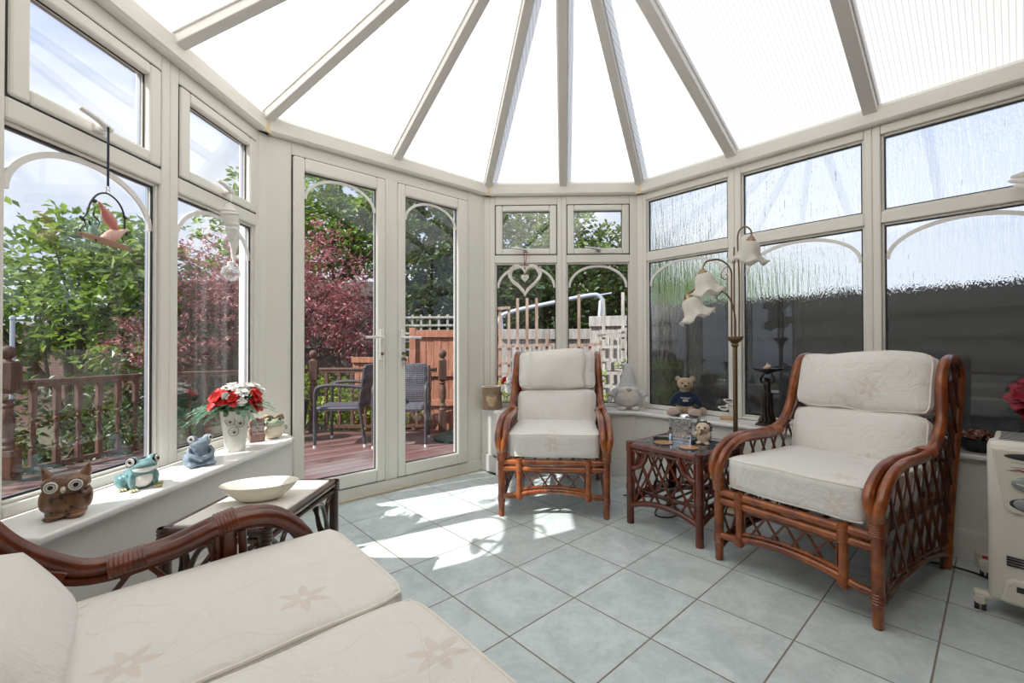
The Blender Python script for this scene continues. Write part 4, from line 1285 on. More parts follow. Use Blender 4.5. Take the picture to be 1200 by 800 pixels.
        mb.tube([(xa + 0.02, -0.003, 0.258), (xb - 0.02, -0.003, 0.258)], 0.005, 6)
        obj('front_lattice', mb, L_, t)
    # back frame, seat deck
    tw = wing[9] if len(wing) > 14 else wing[8]
    def sb(z):   # rear post position at a height
        ps = [p for p in wing[len(wing) // 2:]]
        for (s1, z1), (s2, z2) in zip(ps[:-1], ps[1:]):
            if z2 <= z <= z1: return s1 + (s2 - s1) * (z1 - z) / (z1 - z2)
        return ps[-1][0]
    mb = MB()
    for z in ((0.70 if sofa else 0.82), 0.46, 0.29): mb.tube([(0, sb(z), z), (w, sb(z), z)], 0.016, 10)
    obj('back_rail', mb, L_, t)
    mb = MB()
    for p, q, sg in lattice([(0.02, 0.47), (w - 0.02, 0.47), (w - 0.02, 0.69 if sofa else 0.81), (0.02, 0.69 if sofa else 0.81)], 1.4, 0.10):
        mb.tube([(p[0], sb(p[1]) - sg * 0.004, p[1]), (q[0], sb(q[1]) - sg * 0.004, q[1])], 0.006, 6)
    obj('back_lattice', mb, L_, t)
    mb = MB()
    k = int(w / 0.07)
    for i in range(k): mb.tube([(w * (i + 0.5) / k, 0.0, 0.318), (w * (i + 0.5) / k, sb(0.30), 0.300)], 0.009, 6)
    obj('seat_deck', mb, L_, t)
    # cushions
    cw = (w - 0.06) / nseat
    for i in range(nseat):
        xc = 0.03 + cw * (i + 0.5)
        hz = (seatz[1] - seatz[0]) / 2
        cushion('seat_cushion', t, (cw / 2 - 0.002, (s_b - s_f) / 2, hz), T(xc, (s_f + s_b) / 2, (seatz[0] + seatz[1]) / 2) @ RX(-0.03), FAB_S, r=0.026, crown=0.016, corner=0.06 if sofa else 0.04, seed=i * 3 + w)
        (za, sa, zb_, sb_, zt_, st_, th) = backs
        # lower and upper back cushions
        def bc(nm, p0, p1, th, crown, sd, pf):
            p0, p1 = Vector((xc, *p0)), Vector((xc, *p1)); d = p1 - p0; a = atan2(d.y, d.z)
            M = T(*((p0 + p1) / 2)) @ RX(-a) @ T(0, th / 2, 0) @ RX(pi / 2)
            return M, cushion(nm, t, (cw / 2 + (0.012 if nseat == 1 else -0.001), d.length / 2, th / 2), M, FAB_B if False else FAB_B2, r=0.040, crown=crown, corner=0.085, seed=sd, puff=pf, lump=0.013)
        bc('back_cushion', (sa, za), (sb_, zb_), th * 0.9, 0.026, i + 11 + w, 0.14)
        HEADS.append(bc('head_cushion', (sb_ - 0.012, zb_ - 0.008), (st_, zt_), th, 0.036, i + 23 + w, 0.26))
    return t
def mat_fabric_back2():
    return mat_fabric('cream_floral_back_upright', 'flat', 0.31)
_old = mat_fabric
def _mk():
    m = _old('cream_floral_upright', 'seat', 0.31)
    return m
FAB_B2 = _mk()
M3 = (CANE, CANED, CANEB)
BACKC = (0.425, 0.585, 0.685, 0.655, 0.975, 0.735, 0.135)
front_chair = cane_seat('cane_armchair', 'cane armchair with cream cushions facing the room in front of the back window', 'armchair', (-0.165, 2.640, 0), radians(-5.2), 0.6095, ARM_C, WING_C, M3, 'matching cane armchairs', backs=BACKC)
right_chair = cane_seat('cane_armchair', 'cane armchair with cream cushions beside the oil heater, seen three-quarter', 'armchair', (0.884, 2.099, 0), radians(-56.2), 0.616, ARM_C, WING_C, M3, 'matching cane armchairs', backs=BACKC)
sp_ = UR * 0.105 + NR * 0.40
cane_seat('cane_sofa', 'cane sofa with cream floral cushions in the near corner below the left window', 'sofa', tuple(sp_), radians(132.33), 1.48, ARM_S, WING_S, (SOFAC, SOFAC, SOFAC), None, 3, -0.062, 0.53, (0.33, 0.475), (0.45, 0.474, 0.612, 0.594, 0.680, 0.646, 0.048), sofa=True)

# cloth over the head of the front armchair
def head_cloth(M, fn, hx, hy, hz):
    nx = 22
    prof = [(-hy * 0.93 + (1.93 * hy - 0.030) * i / 16, hz) for i in range(17)] + [(hy - 0.014, hz - 0.010), (hy - 0.002, hz * 0.5), (hy, 0.0), (hy - 0.002, -hz * 0.5), (hy - 0.016, -hz + 0.008)] + [(hy - 0.035 - 0.02 * i, -hz) for i in range(5)]
    vs = []
    for j, (y, z) in enumerate(prof):
        for i in range(nx + 1):
            x = (-0.205 + 0.41 * i / nx) + 0.005 * sin(y * 30)
            p = Vector(fn((x, y, z)))
            q = Vector(fn((x, y * 0.98, z * 0.98)))
            k = 0.0015 * sin(x * 60 + y * 25) + 0.002 * noise.noise(Vector((x * 25, y * 25, 3)))
            d = Vector((0, 0, 1)) if j < 15 else (Vector((0, 1, 0)) if j < 21 else Vector((0, 0, -1)))
            vs.append(p + d * (0.0065 + k))
    n = nx + 1
    mb = MB(); mb.add(vs, [(j * n + i, j * n + i + 1, (j + 1) * n + i + 1, (j + 1) * n + i) for j in range(len(prof) - 1) for i in range(nx)])
    CL = plain('cream_cloth', (0.80, 0.775, 0.72), 0.85, 0.02, 8, bmp=0.25, bscale=14)
    MM = front_chair.matrix_basis @ M
    o = obj('chair_cloth', mb, CL, None, angle=180); o.matrix_world = MM
    so = o.modifiers.new('thickness', 'SOLIDIFY'); so.thickness = 0.003; so.offset = 0
    tag(o, 'cream embroidered cloth draped over the head of the armchair by the back window', 'cloth')
    mb = MB()
    for e in (-0.185, 0.185):
        for i in range(26):
            y = -hy * 0.85 + 1.7 * hy * i / 26
            p = Vector(fn((e, y, hz))); r_ = Vector(fn((e, y + 0.006, hz))); mb.tube([p + Vector((0, 0, 0.0095)), r_ + Vector((0, 0, 0.0095))], 0.0013, 5)
    for i in range(36):
        x = -0.185 + 0.37 * i / 36; p = Vector(fn((x, -hy * 0.85, hz))); mb.tube([p + Vector((0, 0, 0.0095)), p + Vector((0.0055, 0, 0.0095))], 0.0013, 5)
    obj('hem_stitching', mb, plain('stitch_thread', (0.62, 0.56, 0.48), 0.8), o)
M_, (c_, fn_) = HEADS[0]
_p0, _p1 = Vector((0, BACKC[3] - 0.012, BACKC[2] - 0.008)), Vector((0, BACKC[5], BACKC[4]))
front_chair.matrix_basis = Matrix.Translation(front_chair.location) @ RZ(front_chair.rotation_euler.z)
head_cloth(M_, fn_, 0.28, (_p1 - _p0).length / 2, BACKC[6] / 2)

# ------------------------------------------------------------------ glass-topped side table
TBX, TBY, TH = 0.413, 0.43, 0.455
tb = thing('side_table', 'red-brown cane side table with a glass top between the armchairs', 'side table', (0.568, 2.534, 0), atan2(2.223 - 2.534, 0.840 - 0.568))
for x in (0, TBX):
    for y in (0, TBY):
        mb = MB(); mb.tube([(x, y, 0), (x, y, TH - 0.01)], 0.0205, 12); l = obj('leg', mb, TABC, tb)
        wrap(l, (x, y, TH - 0.05), (x, y, TH + 0.004), 0.0225, TABC, 5); wrap(l, (x, y, 0.19), (x, y, 0.225), 0.0220, TABC, 4)
mb = MB()
for a, b in (((0, 0), (TBX, 0)), ((0, TBY), (TBX, TBY)), ((0, 0), (0, TBY)), ((TBX, 0), (TBX, TBY))):
    mb.tube([(*a, TH - 0.017), (*b, TH - 0.017)], 0.0185, 12)
obj('top_frame', mb, TABC, tb)
def tside(M, L):
    fr = MB()
    ar = [(0, 0.10), (L * 0.25, 0.132), (L * 0.5, 0.142), (L * 0.75, 0.132), (L, 0.10)]
    fr.tube(crom([(x, 0, z) for x, z in ar], 5), 0.0155, 10, M=M)
    fr.tube([(0.02, 0, TH - 0.045), (L - 0.02, 0, TH - 0.045)], 0.008, 8, M=M)
    for s in (0, 1):
        pts = [(0.02, 0, 0.315), (0.055, 0, 0.325), (0.085, 0, 0.352), (0.102, 0, 0.39), (0.108, 0, TH - 0.03)]
        fr.tube(crom([(L - x if s else x, y, z) for x, y, z in pts], 5), 0.0145, 10, M=M)
    obj('side_frame', fr, TABC, tb)
    la = MB()
    poly = [(0.012, 0.11)] + [(x, z + 0.012) for x, z in ar[1:-1]] + [(L - 0.012, 0.11), (L - 0.012, TH - 0.04), (0.012, TH - 0.04)]
    for p, q, sg in lattice(poly, 1.75, 0.082, 0.02):
        la.tube([(p[0], sg * 0.0045, p[1]), (q[0], sg * 0.0045, q[1])], 0.0065, 6, M=M)
    for x in (0.026, L - 0.026): la.tube([(x, 0, 0.11), (x, 0, TH - 0.04)], 0.006, 6, M=M)
    obj('side_lattice', la, TABC, tb)
tside(Matrix.Identity(4), TBX)
tside(T(TBX, 0, 0) @ RZ(pi / 2), TBY)
tside(T(0, TBY, 0), TBX)
tside(RZ(pi / 2), TBY)
mb = MB()
for a, b in (((0.02, 0.07), (TBX - 0.02, 0.07)), ((0, TBY - 0.012), (TBX, TBY - 0.012)), ((0.016, 0.0), (0.016, TBY)), ((TBX - 0.016, 0), (TBX - 0.016, TBY))):
    mb.tube([(*a, 0.165), (*b, 0.165)], 0.011, 8)
for i in range(1, 7): mb.tube([(TBX * i / 7, 0.07, 0.178), (TBX * i / 7, TBY - 0.012, 0.178)], 0.007, 8)
obj('lower_shelf', mb, TABC, tb)
mb = MB(); mb.rbox((TBX / 2 - 0.010, TBY / 2 - 0.010, 0.003), 0.003, 1, M=T(TBX / 2, TBY / 2, TH - 0.003))
def mat_tint():
    m, nt, out = new_mat('smoked_glass')
    lw = nt.nodes.new('ShaderNodeLayerWeight')
    R = mth(nt, 'ADD', mth(nt, 'MULTIPLY', mth(nt, 'POWER', lw.outputs['Facing'], 3.0), 0.85), 0.06, clamp=True)
    g = nd(nt, 'ShaderNodeBsdfGlossy', Roughness=0.01); g.inputs['Color'].default_value = (0.9, 0.95, 1, 1)
    t = nd(nt, 'ShaderNodeBsdfTransparent'); t.inputs['Color'].default_value = (0.55, 0.60, 0.60, 1)
    mx = nt.nodes.new('ShaderNodeMixShader'); lk(nt, R, mx.inputs[0]); lk(nt, t.outputs[0], mx.inputs[1]); lk(nt, g.outputs[0], mx.inputs[2]); lk(nt, mx.outputs[0], out.inputs[0])
    return m
obj('glass_top', mb, mat_tint(), tb)
MT = Matrix.Translation(tb.location) @ RZ(tb.rotation_euler.z)

# ------------------------------------------------------------------ low table in the window corner
ct = thing('coffee_table', 'dark cane low table with a cream top between the sofa arm and the window wall', 'low table', (-1.135, 1.398, 0))
CX, CY, CH = 0.312, 0.490, 0.44
mb = MB(); mb.rbox((CX / 2 - 0.012, CY / 2 - 0.012, 0.008), 0.006, 2, M=T(CX / 2, CY / 2, CH - 0.008)); obj('table_top', mb, plain('cream_laminate', (0.86, 0.83, 0.75), 0.35, 0.02), ct)
mb = MB()
for a, b in (((0, 0), (CX, 0)), ((0, CY), (CX, CY)), ((0, 0), (0, CY)), ((CX, 0), (CX, CY))):
    mb.tube([(*a, CH - 0.016), (*b, CH - 0.016)], 0.015, 10); mb.tube([(*a, CH - 0.046), (*b, CH - 0.046)], 0.010, 8)
obj('top_frame', mb, DKC, ct)
for x in (0, CX):
    for y in (0, CY):
        mb = MB(); mb.tube([(x, y, 0), (x, y, CH - 0.004)], 0.0185, 12); l = obj('leg', mb, DKC, ct); wrap(l, (x, y, CH - 0.05), (x, y, CH - 0.004), 0.0205, DKC, 4)
for M, L in ((Matrix.Identity(4), CX), (T(0, CY, 0), CX), (RZ(pi / 2), CY), (T(CX, 0, 0) @ RZ(pi / 2), CY)):
    mb = MB()
    for s in (0, 1):
        pts = [(0.015, 0, 0.17), (0.05, 0, 0.20), (0.07, 0, 0.28), (0.065, 0, 0.35), (0.03, 0, 0.385)]
        pts2 = [(0.02, 0, 0.20), (0.055, 0.0, 0.235), (0.075, 0, 0.30), (0.11, 0, 0.37), (0.17, 0, 0.395)]
        for pp in (pts, pts2): mb.tube(crom([(L - x if s else x, y, z) for x, y, z in pp], 5), 0.0085, 8, M=M)
    mb.tube([(0, 0, 0.15), (L, 0, 0.15)], 0.011, 8, M=M)
    obj('side_brace', mb, DKC, ct)
# ------------------------------------------------------------------ ornaments
def on(M, t, y, z):
    return tuple(M @ Vector((t, y, z)))
SZ = 0.495
def blob(name, mat, parent, balls, voxel=0.004, M=None):
    mb = MB()
    for b in balls:
        c, r = b[0], b[1]
        R = b[2] if len(b) > 2 else None
        mb.ball(c, r, 14, R=R)
    return obj(name, mb, mat, parent, remesh=voxel, M=M)
def R3(x=0, y=0, z=0): return (RX(x) @ RY(y) @ RZ(z)).to_3x3()
WHITE = plain('white_glaze', (0.85, 0.84, 0.80), 0.25, 0.02)
BLACK = plain('black_gloss', (0.012, 0.012, 0.014), 0.12)
def eye(parent, p, d, r, rim, white=None, pupil=0.4):
    p, d = Vector(p), Vector(d).normalized()
    q = Vector((0, 0, 1)).rotation_difference(d).to_matrix().to_4x4()
    M = T(*p) @ q
    mb = MB(); mb.lathe([(0.0, -0.004), (r * 1.22, -0.004), (r * 1.22, 0.001), (r * 1.05, 0.003), (0.0, 0.003)], 18, M); e = obj('eye', mb, rim, parent)
    mb = MB(); mb.lathe([(r, 0.0028), (r * 0.9, 0.0055), (r * 0.6, 0.0050), (0.0, 0.0045)], 18, M); obj('iris', mb, white or WHITE, e)
    mb = MB(); mb.lathe([(r * pupil, 0.004), (r * pupil * 0.8, 0.0078), (0.0, 0.0085)], 14, M); obj('pupil', mb, BLACK, e)
    mb = MB(); mb.tube([M @ Vector((r * 0.68 * cos(a), r * 0.68 * sin(a), 0.0056)) for a in [2 * pi * i / 18 for i in range(18)]], r * 0.035, 5, closed=True); obj('eye_ring', mb, BLACK, e)
    return e
def mat_spots(name, c0, c1, c2, scale, lo, hi, rough=0.35):
    m, nt, out = new_mat(name)
    v = objco(nt)
    n = noisef(nt, v, 22, 3); s = noisef(nt, v, scale, 1, 0.4)
    c = mixc(nt, sstep(nt, n, 0.35, 0.65), (*c0, 1), (*c1, 1))
    c = mixc(nt, sstep(nt, s, lo, hi), c, (*c2, 1))
    pbsdf(nt, out, c, rough, coat=0.3)
    return m
OWLM = mat_spots('owl_brown', (0.15, 0.070, 0.034), (0.24, 0.12, 0.058), (0.05, 0.024, 0.014), 60, 0.60, 0.68)
TEALM = mat_spots('frog_teal', (0.10, 0.24, 0.26), (0.20, 0.36, 0.38), (0.03, 0.17, 0.12), 26, 0.56, 0.72, 0.25)
GREYM = mat_spots('frog_grey', (0.19, 0.25, 0.315), (0.25, 0.315, 0.385), (0.13, 0.17, 0.22), 40, 0.6, 0.75, 0.55)
CREAMM = plain('frog_cream', (0.72, 0.64, 0.50), 0.4, 0.08, 15)
SAGEM = mat_spots('frog_sage', (0.36, 0.42, 0.28), (0.46, 0.50, 0.36), (0.25, 0.32, 0.2), 30, 0.6, 0.75, 0.4)
BROWM = plain('frog_brow', (0.36, 0.24, 0.11), 0.45, 0.15, 25)
YELLM = plain('toe_yellow', (0.50, 0.46, 0.24), 0.4)

# brown owl
t = thing('owl_figurine', 'brown pottery owl with round white eyes at the near end of the left window sill', 'figurine', on(ML, 1.340, -0.150, SZ), radians(38))
blob('body', OWLM, t, [((0, 0, 0.035), (0.050, 0.046, 0.036)), ((0, 0.0, 0.058), (0.047, 0.044, 0.035)), ((0, -0.002, 0.097), (0.056, 0.048, 0.034)), ((-0.047, 0, 0.050), (0.012, 0.022, 0.032)), ((0.047, 0, 0.050), (0.012, 0.022, 0.032)),
     ((-0.024, -0.040, 0.008), (0.022, 0.016, 0.009)), ((0.024, -0.040, 0.008), (0.022, 0.016, 0.009)), ((0, 0.002, 0.010), (0.049, 0.046, 0.011)), ((0.038, -0.030, 0.066), (0.012, 0.010, 0.009))], 0.0032)
for s in (-1, 1):
    mb = MB(); mb.tube([(s * 0.036, 0.004, 0.112), (s * 0.044, 0.003, 0.130), (s * 0.050, 0.0, 0.150)], [0.017, 0.011, 0.0015], 10); obj('ear', mb, OWLM, t)
    eye(t, (s * 0.025, -0.046, 0.098), (s * 0.22, -1, 0.1), 0.0165, OWLM)
mb = MB(); mb.tube([(0, -0.044, 0.092), (0, -0.055, 0.086), (0, -0.054, 0.079)], [0.007, 0.006, 0.001], 8); obj('beak', mb, CREAMM, t)

# teal frog
t = thing('frog_figurine', 'glossy teal frog with white belly beside the window mullion', 'figurine', on(ML, 1.605, -0.140, SZ), radians(58))
blob('body', TEALM, t, [((0, 0.012, 0.042), (0.044, 0.056, 0.042)), ((0, -0.012, 0.062), (0.040, 0.040, 0.034)), ((0, -0.026, 0.082), (0.041, 0.036, 0.023)), ((-0.027, -0.020, 0.099), (0.018, 0.018, 0.018)), ((0.027, -0.020, 0.099), (0.018, 0.018, 0.018)),
     ((-0.044, 0.030, 0.027), (0.020, 0.034, 0.027)), ((0.044, 0.030, 0.027), (0.020, 0.034, 0.027)), ((-0.033, -0.030, 0.034), (0.011, 0.012, 0.030)), ((0.033, -0.030, 0.034), (0.011, 0.012, 0.030)), ((0, 0.02, 0.008), (0.045, 0.05, 0.009))], 0.0032)
blob('belly', WHITE, t, [((0, -0.020, 0.038), (0.031, 0.034, 0.034)), ((0, -0.038, 0.073), (0.036, 0.026, 0.013))], 0.003)
for s in (-1, 1):
    eye(t, (s * 0.036, -0.030, 0.100), (s * 0.8, -0.75, 0.2), 0.0135, BLACK)
    mb = MB()
    for k in (-1, 0, 1): mb.ball((s * 0.034 + k * 0.008, -0.052, 0.005), (0.005, 0.013, 0.0048), 8); mb.ball((s * 0.052 + k * 0.008, -0.008, 0.005), (0.005, 0.013, 0.0048), 8)
    obj('toes', mb, YELLM, t)
# grey frog
t = thing('frog_figurine', 'matt blue-grey frog with folded arms left of the flower vase', 'figurine', on(ML, 1.897, -0.135, SZ), radians(52))
blob('body', GREYM, t, [((0, 0.008, 0.040), (0.042, 0.042, 0.041)), ((0, 0.000, 0.072), (0.034, 0.032, 0.032)), ((0, -0.010, 0.096), (0.038, 0.035, 0.021)), ((-0.025, -0.008, 0.115), (0.016, 0.016, 0.016)), ((0.025, -0.008, 0.115), (0.016, 0.016, 0.016)),
     ((-0.038, 0.008, 0.030), (0.018, 0.034, 0.030)), ((0.038, 0.008, 0.030), (0.018, 0.034, 0.030)), ((-0.034, -0.032, 0.011), (0.020, 0.020, 0.011)), ((0.034, -0.032, 0.011), (0.020, 0.020, 0.011)), ((0, 0.0, 0.008), (0.046, 0.044, 0.009))], 0.0032)
mb = MB()
for s in (-1, 1): mb.tube(crom([(s * 0.036, 0.0, 0.074), (s * 0.042, -0.022, 0.056), (s * 0.024, -0.042, 0.044), (s * 0.002, -0.044, 0.034 + s * 0.004)], 4), 0.0085, 8)
obj('arms', mb, GREYM, t)
for s in (-1, 1): eye(t, (s * 0.032, -0.017, 0.116), (s * 0.6, -0.85, 0.12), 0.0125, GREYM)

# vase of red and white flowers
RED = plain('petal_red', (0.62, 0.025, 0.02), 0.5, 0.25, 60)
WPET = plain('petal_white', (0.84, 0.84, 0.80), 0.6, 0.03)
CRIM = plain('petal_crimson', (0.26, 0.008, 0.022), 0.5, 0.3, 60)
MINT = leaf_mat('leaf_mint', (0.08, 0.26, 0.16), (0.20, 0.42, 0.30), (0.40, 0.60, 0.48), 0.25)
DKLF = leaf_mat('leaf_plastic', (0.015, 0.08, 0.02), (0.04, 0.15, 0.05), (0.08, 0.24, 0.08), 0.2)
VASEM = plain('vase_cream', (0.80, 0.78, 0.71), 0.22, 0.03, 10, bmp=0.05, bscale=40)
BRLINE = plain('brown_glaze', (0.13, 0.085, 0.06), 0.35, 0.2, 30)
def flower(parent, p, d, r, n, mat, layers=2, name='flower', rnd=random):
    p, d = Vector(p), Vector(d).normalized()
    Q = T(*p) @ Vector((0, 0, 1)).rotation_difference(d).to_matrix().to_4x4()
    mb = MB()
    for l in range(layers):
        for i in range(n):
            a = 2 * pi * (i + 0.5 * l) / n + rnd.uniform(-.15, .15)
            lift = 0.35 + 0.55 * l; k = r * (1 - 0.28 * l)
            M = Q @ RZ(a) @ RY(-lift) @ T(k * 0.52, 0, 0)
            vs, fs = [], []
            for u in range(5):
                for v in range(5):
                    x = (u / 4 - 0.5) * k; w = (v / 4 - 0.5) * k * 0.95 * sin(pi * (0.12 + 0.80 * u / 4)) ** 0.7
                    vs.append((x, w, 0.12 * k * (4 * (v / 4 - 0.5) ** 2) - 0.25 * k * (u / 4) ** 2 + rnd.uniform(-1, 1) * 0.02 * k))
            for u in range(4):
                for v in range(4): fs.append((u * 5 + v, u * 5 + v + 1, u * 5 + v + 6, u * 5 + v + 5))
            mb.add(vs, fs, M)
    mb.ball((0, 0, r * 0.12), r * 0.16, 8, M=Q)
    return obj(name, mb, mat, parent)
def frond(mb, p, d, L, n, w, rnd, droop=0.3):
    p, d = Vector(p), Vector(d).normalized()
    pts = [p + d * L * i / n - Vector((0, 0, droop * L * (i / n) ** 2)) for i in range(n + 1)]
    for i in range(1, n + 1):
        t_ = (pts[i] - pts[i - 1]).normalized(); s = t_.cross(Vector((0, 0, 1))).normalized(); u_ = s.cross(t_)
        ln = w * (1.1 - i / n) + 0.006
        for sg in (-1, 1):
            dd = (s * sg + t_ * 0.6 + u_ * rnd.uniform(-.3, .3)).normalized(); q = t_ * 0.004
            mb.add([pts[i] - q, pts[i] + dd * ln * 0.6 - q, pts[i] + dd * ln, pts[i] + dd * ln * 0.5 + q * 1.6], [(0, 1, 2, 3)])
    mb.tube(pts, 0.0013, 4)
rnd = random.Random(41)
t = thing('flower_vase', 'cream vase with owl-eye rings holding red and white artificial flowers', 'vase of flowers', on(ML, 2.165, -0.110, SZ), radians(28))
mb = MB(); mb.lathe([(0.0, 0.0), (0.040, 0.0), (0.042, 0.006), (0.052, 0.10), (0.064, 0.188), (0.066, 0.197), (0.061, 0.197), (0.056, 0.17), (0.0, 0.165)], 32); vs_ = obj('vase', mb, VASEM, t)
for ang, z, rr in ((-0.28, 0.150, 0.021), (0.42, 0.140, 0.021), (-0.02, 0.100, 0.021)):
    ra = 0.040 + 0.024 * z / 0.19
    c = Vector((sin(ang) * ra, -cos(ang) * ra, z)); M = T(*c) @ RZ(ang) @ RX(pi / 2)
    mb = MB(); mb.tube([M @ Vector((rr * cos(a), rr * sin(a), 0.0015 - 0.10 * abs(cos(a)) ** 2 * 0.05)) for a in [2 * pi * i / 22 for i in range(22)]], 0.0011, 5, closed=True)
    for k in range(5):
        a = k * 1.25; mb.tube([M @ Vector((0.004 * cos(a), 0.004 * sin(a) - 0.003, 0.001)), M @ Vector((0.015 * cos(a), 0.013 * sin(a) - 0.001, 0.000))], 0.0007, 4)
    mb.lathe([(0.0055, 0.0005), (0.004, 0.002), (0.0, 0.003)], 10, M @ T(0.002, -0.004, 0)); obj('ring_motif', mb, BRLINE, vs_)
for x, y, z, r in ((-0.055, -0.075, 0.262, 0.050), (-0.005, -0.085, 0.255, 0.042), (-0.075, -0.06, 0.225, 0.040), (0.085, -0.045, 0.268, 0.040), (0.085, -0.055, 0.222, 0.044), (-0.03, 0.06, 0.26, 0.04)):
    flower(t, (x, y, z), (x * 2.2, y * 1.6 - 0.03, 0.10), r, 5, RED, 2, rnd=rnd)
for x, y, z, r in ((0.010, -0.03, 0.298, 0.040), (0.050, -0.02, 0.300, 0.042), (-0.015, 0.02, 0.305, 0.040), (0.075, 0.02, 0.300, 0.040), (0.035, -0.07, 0.282, 0.034), (0.10, 0.0, 0.285, 0.034), (-0.055, 0.0, 0.285, 0.034)):
    flower(t, (x, y, z), (x, y * 0.8 - 0.02, 0.15), r, 7, WPET, 2, rnd=rnd)
flower(t, (-0.030, -0.098, 0.275), (-0.1, -1, 0.4), 0.018, 6, WPET, 3, rnd=rnd)
flower(t, (0.035, -0.098, 0.245), (0.1, -1, 0.2), 0.022, 4, WPET, 2, rnd=rnd)
mb = MB()
for i in range(26):
    a = rnd.uniform(-pi, pi) if i > 12 else rnd.uniform(pi * 0.75, pi * 1.35); frond(mb, (cos(a) * 0.03, sin(a) * 0.03, 0.20), (cos(a), sin(a), rnd.uniform(0.1, 0.7)), rnd.uniform(0.13, 0.20), 16, 0.026, rnd, 0.5)
obj('fern_foliage', mb, MINT, t, smooth=False)
lb = MB()
for i in range(150):
    a, zz = rnd.uniform(0, 2 * pi), rnd.uniform(0.17, 0.26); q = rnd.uniform(0.02, 0.085); p = Vector((cos(a) * q, sin(a) * q, zz)); d = Vector((cos(a), sin(a), rnd.uniform(-.1, .8))).normalized(); w = d.cross(Vector((rnd.uniform(-1, 1), rnd.uniform(-1, 1), 1))).normalized() * 0.012; L = rnd.uniform(0.03, 0.055)
    lb.add([p, p + d * L * 0.5 + w, p + d * L, p + d * L * 0.5 - w], [(0, 1, 2, 3)])
obj('leaf_foliage', lb, DKLF, t, smooth=False)

# slate sign and cream frog
t = thing('welcome_sign', 'small rough-edged brown sign reading Welcome To My Pad beside the flower vase', 'sign', on(ML, 2.360, -0.098, SZ), radians(48))
SIGNM = mat_spots('sign_brown', (0.26, 0.15, 0.125), (0.36, 0.22, 0.19), (0.16, 0.08, 0.06), 30, 0.55, 0.7, 0.6)
out_ = [(-0.036, 0), (0.034, 0), (0.037, 0.03), (0.033, 0.06), (0.038, 0.09), (0.034, 0.118), (0.022, 0.124), (0.012, 0.119), (0.0, 0.127), (-0.012, 0.121), (-0.024, 0.120), (-0.036, 0.108), (-0.039, 0.085), (-0.032, 0.078), (-0.040, 0.066), (-0.034, 0.035)]
mb = MB(); mb.prism(out_, -0.011, 0.011, M=RX(pi / 2 - 0.10)); obj('slab', mb, SIGNM, t, smooth=False, bevel=0.003)
mb = MB(); mb.prism([(-0.026, 0.040), (0.029, 0.040), (0.030, 0.100), (-0.027, 0.094)], 0.0, 0.0122, M=RX(pi / 2 - 0.10)); obj('face', mb, plain('sign_face', (0.50, 0.40, 0.38), 0.6, 0.1, 40), t, smooth=False)
INK = plain('ink_black', (0.02, 0.015, 0.015), 0.5)
for s, z, w in (('Welcome', 0.088, 0.0165), ('To', 0.070, 0.017), ('My Pad', 0.051, 0.018)):
    text_obj('lettering', s, w, INK, t, RX(pi / 2 - 0.10) @ T(0.001, z, 0.0126))
t = thing('frog_figurine', 'round cream-bellied frog with brown brows at the far end of the left sill', 'figurine', on(ML, 2.455, -0.125, SZ), radians(42))
blob('belly', CREAMM, t, [((0, 0, 0.044), (0.062, 0.055, 0.045)), ((0, 0, 0.012), (0.045, 0.040, 0.012))], 0.004)
blob('head', SAGEM, t, [((0, -0.004, 0.082), (0.058, 0.050, 0.020)), ((0, -0.010, 0.094), (0.045, 0.042, 0.020)), ((-0.024, -0.022, 0.108), (0.017, 0.017, 0.015)), ((0.024, -0.022, 0.108), (0.017, 0.017, 0.015)), ((0, -0.034, 0.090), (0.030, 0.020, 0.010))], 0.0035)
mb = MB()
for s in (-1, 1): mb.tube(crom([(s * 0.004, -0.026, 0.114), (s * 0.022, -0.030, 0.127), (s * 0.042, -0.016, 0.122), (s * 0.052, 0.004, 0.098)], 5), [0.006] * 6 + [0.008] * 5 + [0.006] * 4 + [0.003], 8)
obj('brows', mb, BROWM, t)
for s in (-1, 1):
    mb = MB(); mb.ball((s * 0.025, -0.034, 0.108), 0.010, 12); obj('eye', mb, plain('frog_eye', (0.05, 0.075, 0.08), 0.1), t)
    mb = MB(); mb.tube([(s * 0.058, -0.01, 0.068), (s * 0.066, -0.015, 0.055), (s * 0.060, -0.02, 0.046)], 0.005, 8); obj('arm', mb, SAGEM, t)

# oval bowl
t = MB(); prof = [(0.0, 0.004), (0.055, 0.0), (0.075, 0.008), (0.105, 0.032), (0.126, 0.058), (0.128, 0.061), (0.123, 0.060), (0.100, 0.036), (0.070, 0.014), (0.0, 0.010)]
t.lathe(prof, 40, SC(1, 0.62, 1)); o = obj('oval_bowl', t, plain('cream_ceramic', (0.84, 0.80, 0.68), 0.3, 0.03), angle=60)
o.location = (-0.985, 1.640, 0.4405); o.rotation_euler = (0, 0, radians(16)); tag(o, 'cream oval bowl on the low table in the window corner', 'bowl')

# log ornament with carved owl
BARKM = plain('log_bark', (0.30, 0.21, 0.14), 0.85, 0.35, 35, bmp=0.6, bscale=40)
CUTW = plain('cut_wood', (0.62, 0.48, 0.32), 0.6, 0.08, 25)
t = thing('log_ornament', 'bark-covered log ornament with a carved owl beside the glazed door', 'ornament', on(MBK, -0.410, -0.100, SZ), radians(4))
mb = MB(); n = 28
prf = [(1.0, 0.0), (1.03, 0.04), (0.98, 0.09), (1.02, 0.14), (1.0, 0.176)]
vs, fs = [], []
for r_, z in prf:
    for k in range(n):
        a = 2 * pi * k / n; q = 0.080 * r_ * (1 + 0.05 * noise.noise(Vector((cos(a) * 2, sin(a) * 2, z * 12)))); vs.append((q * cos(a), q * sin(a), z))
for i in range(len(prf) - 1):
    for k in range(n): fs.append((i * n + k, i * n + (k + 1) % n, (i + 1) * n + (k + 1) % n, (i + 1) * n + k))
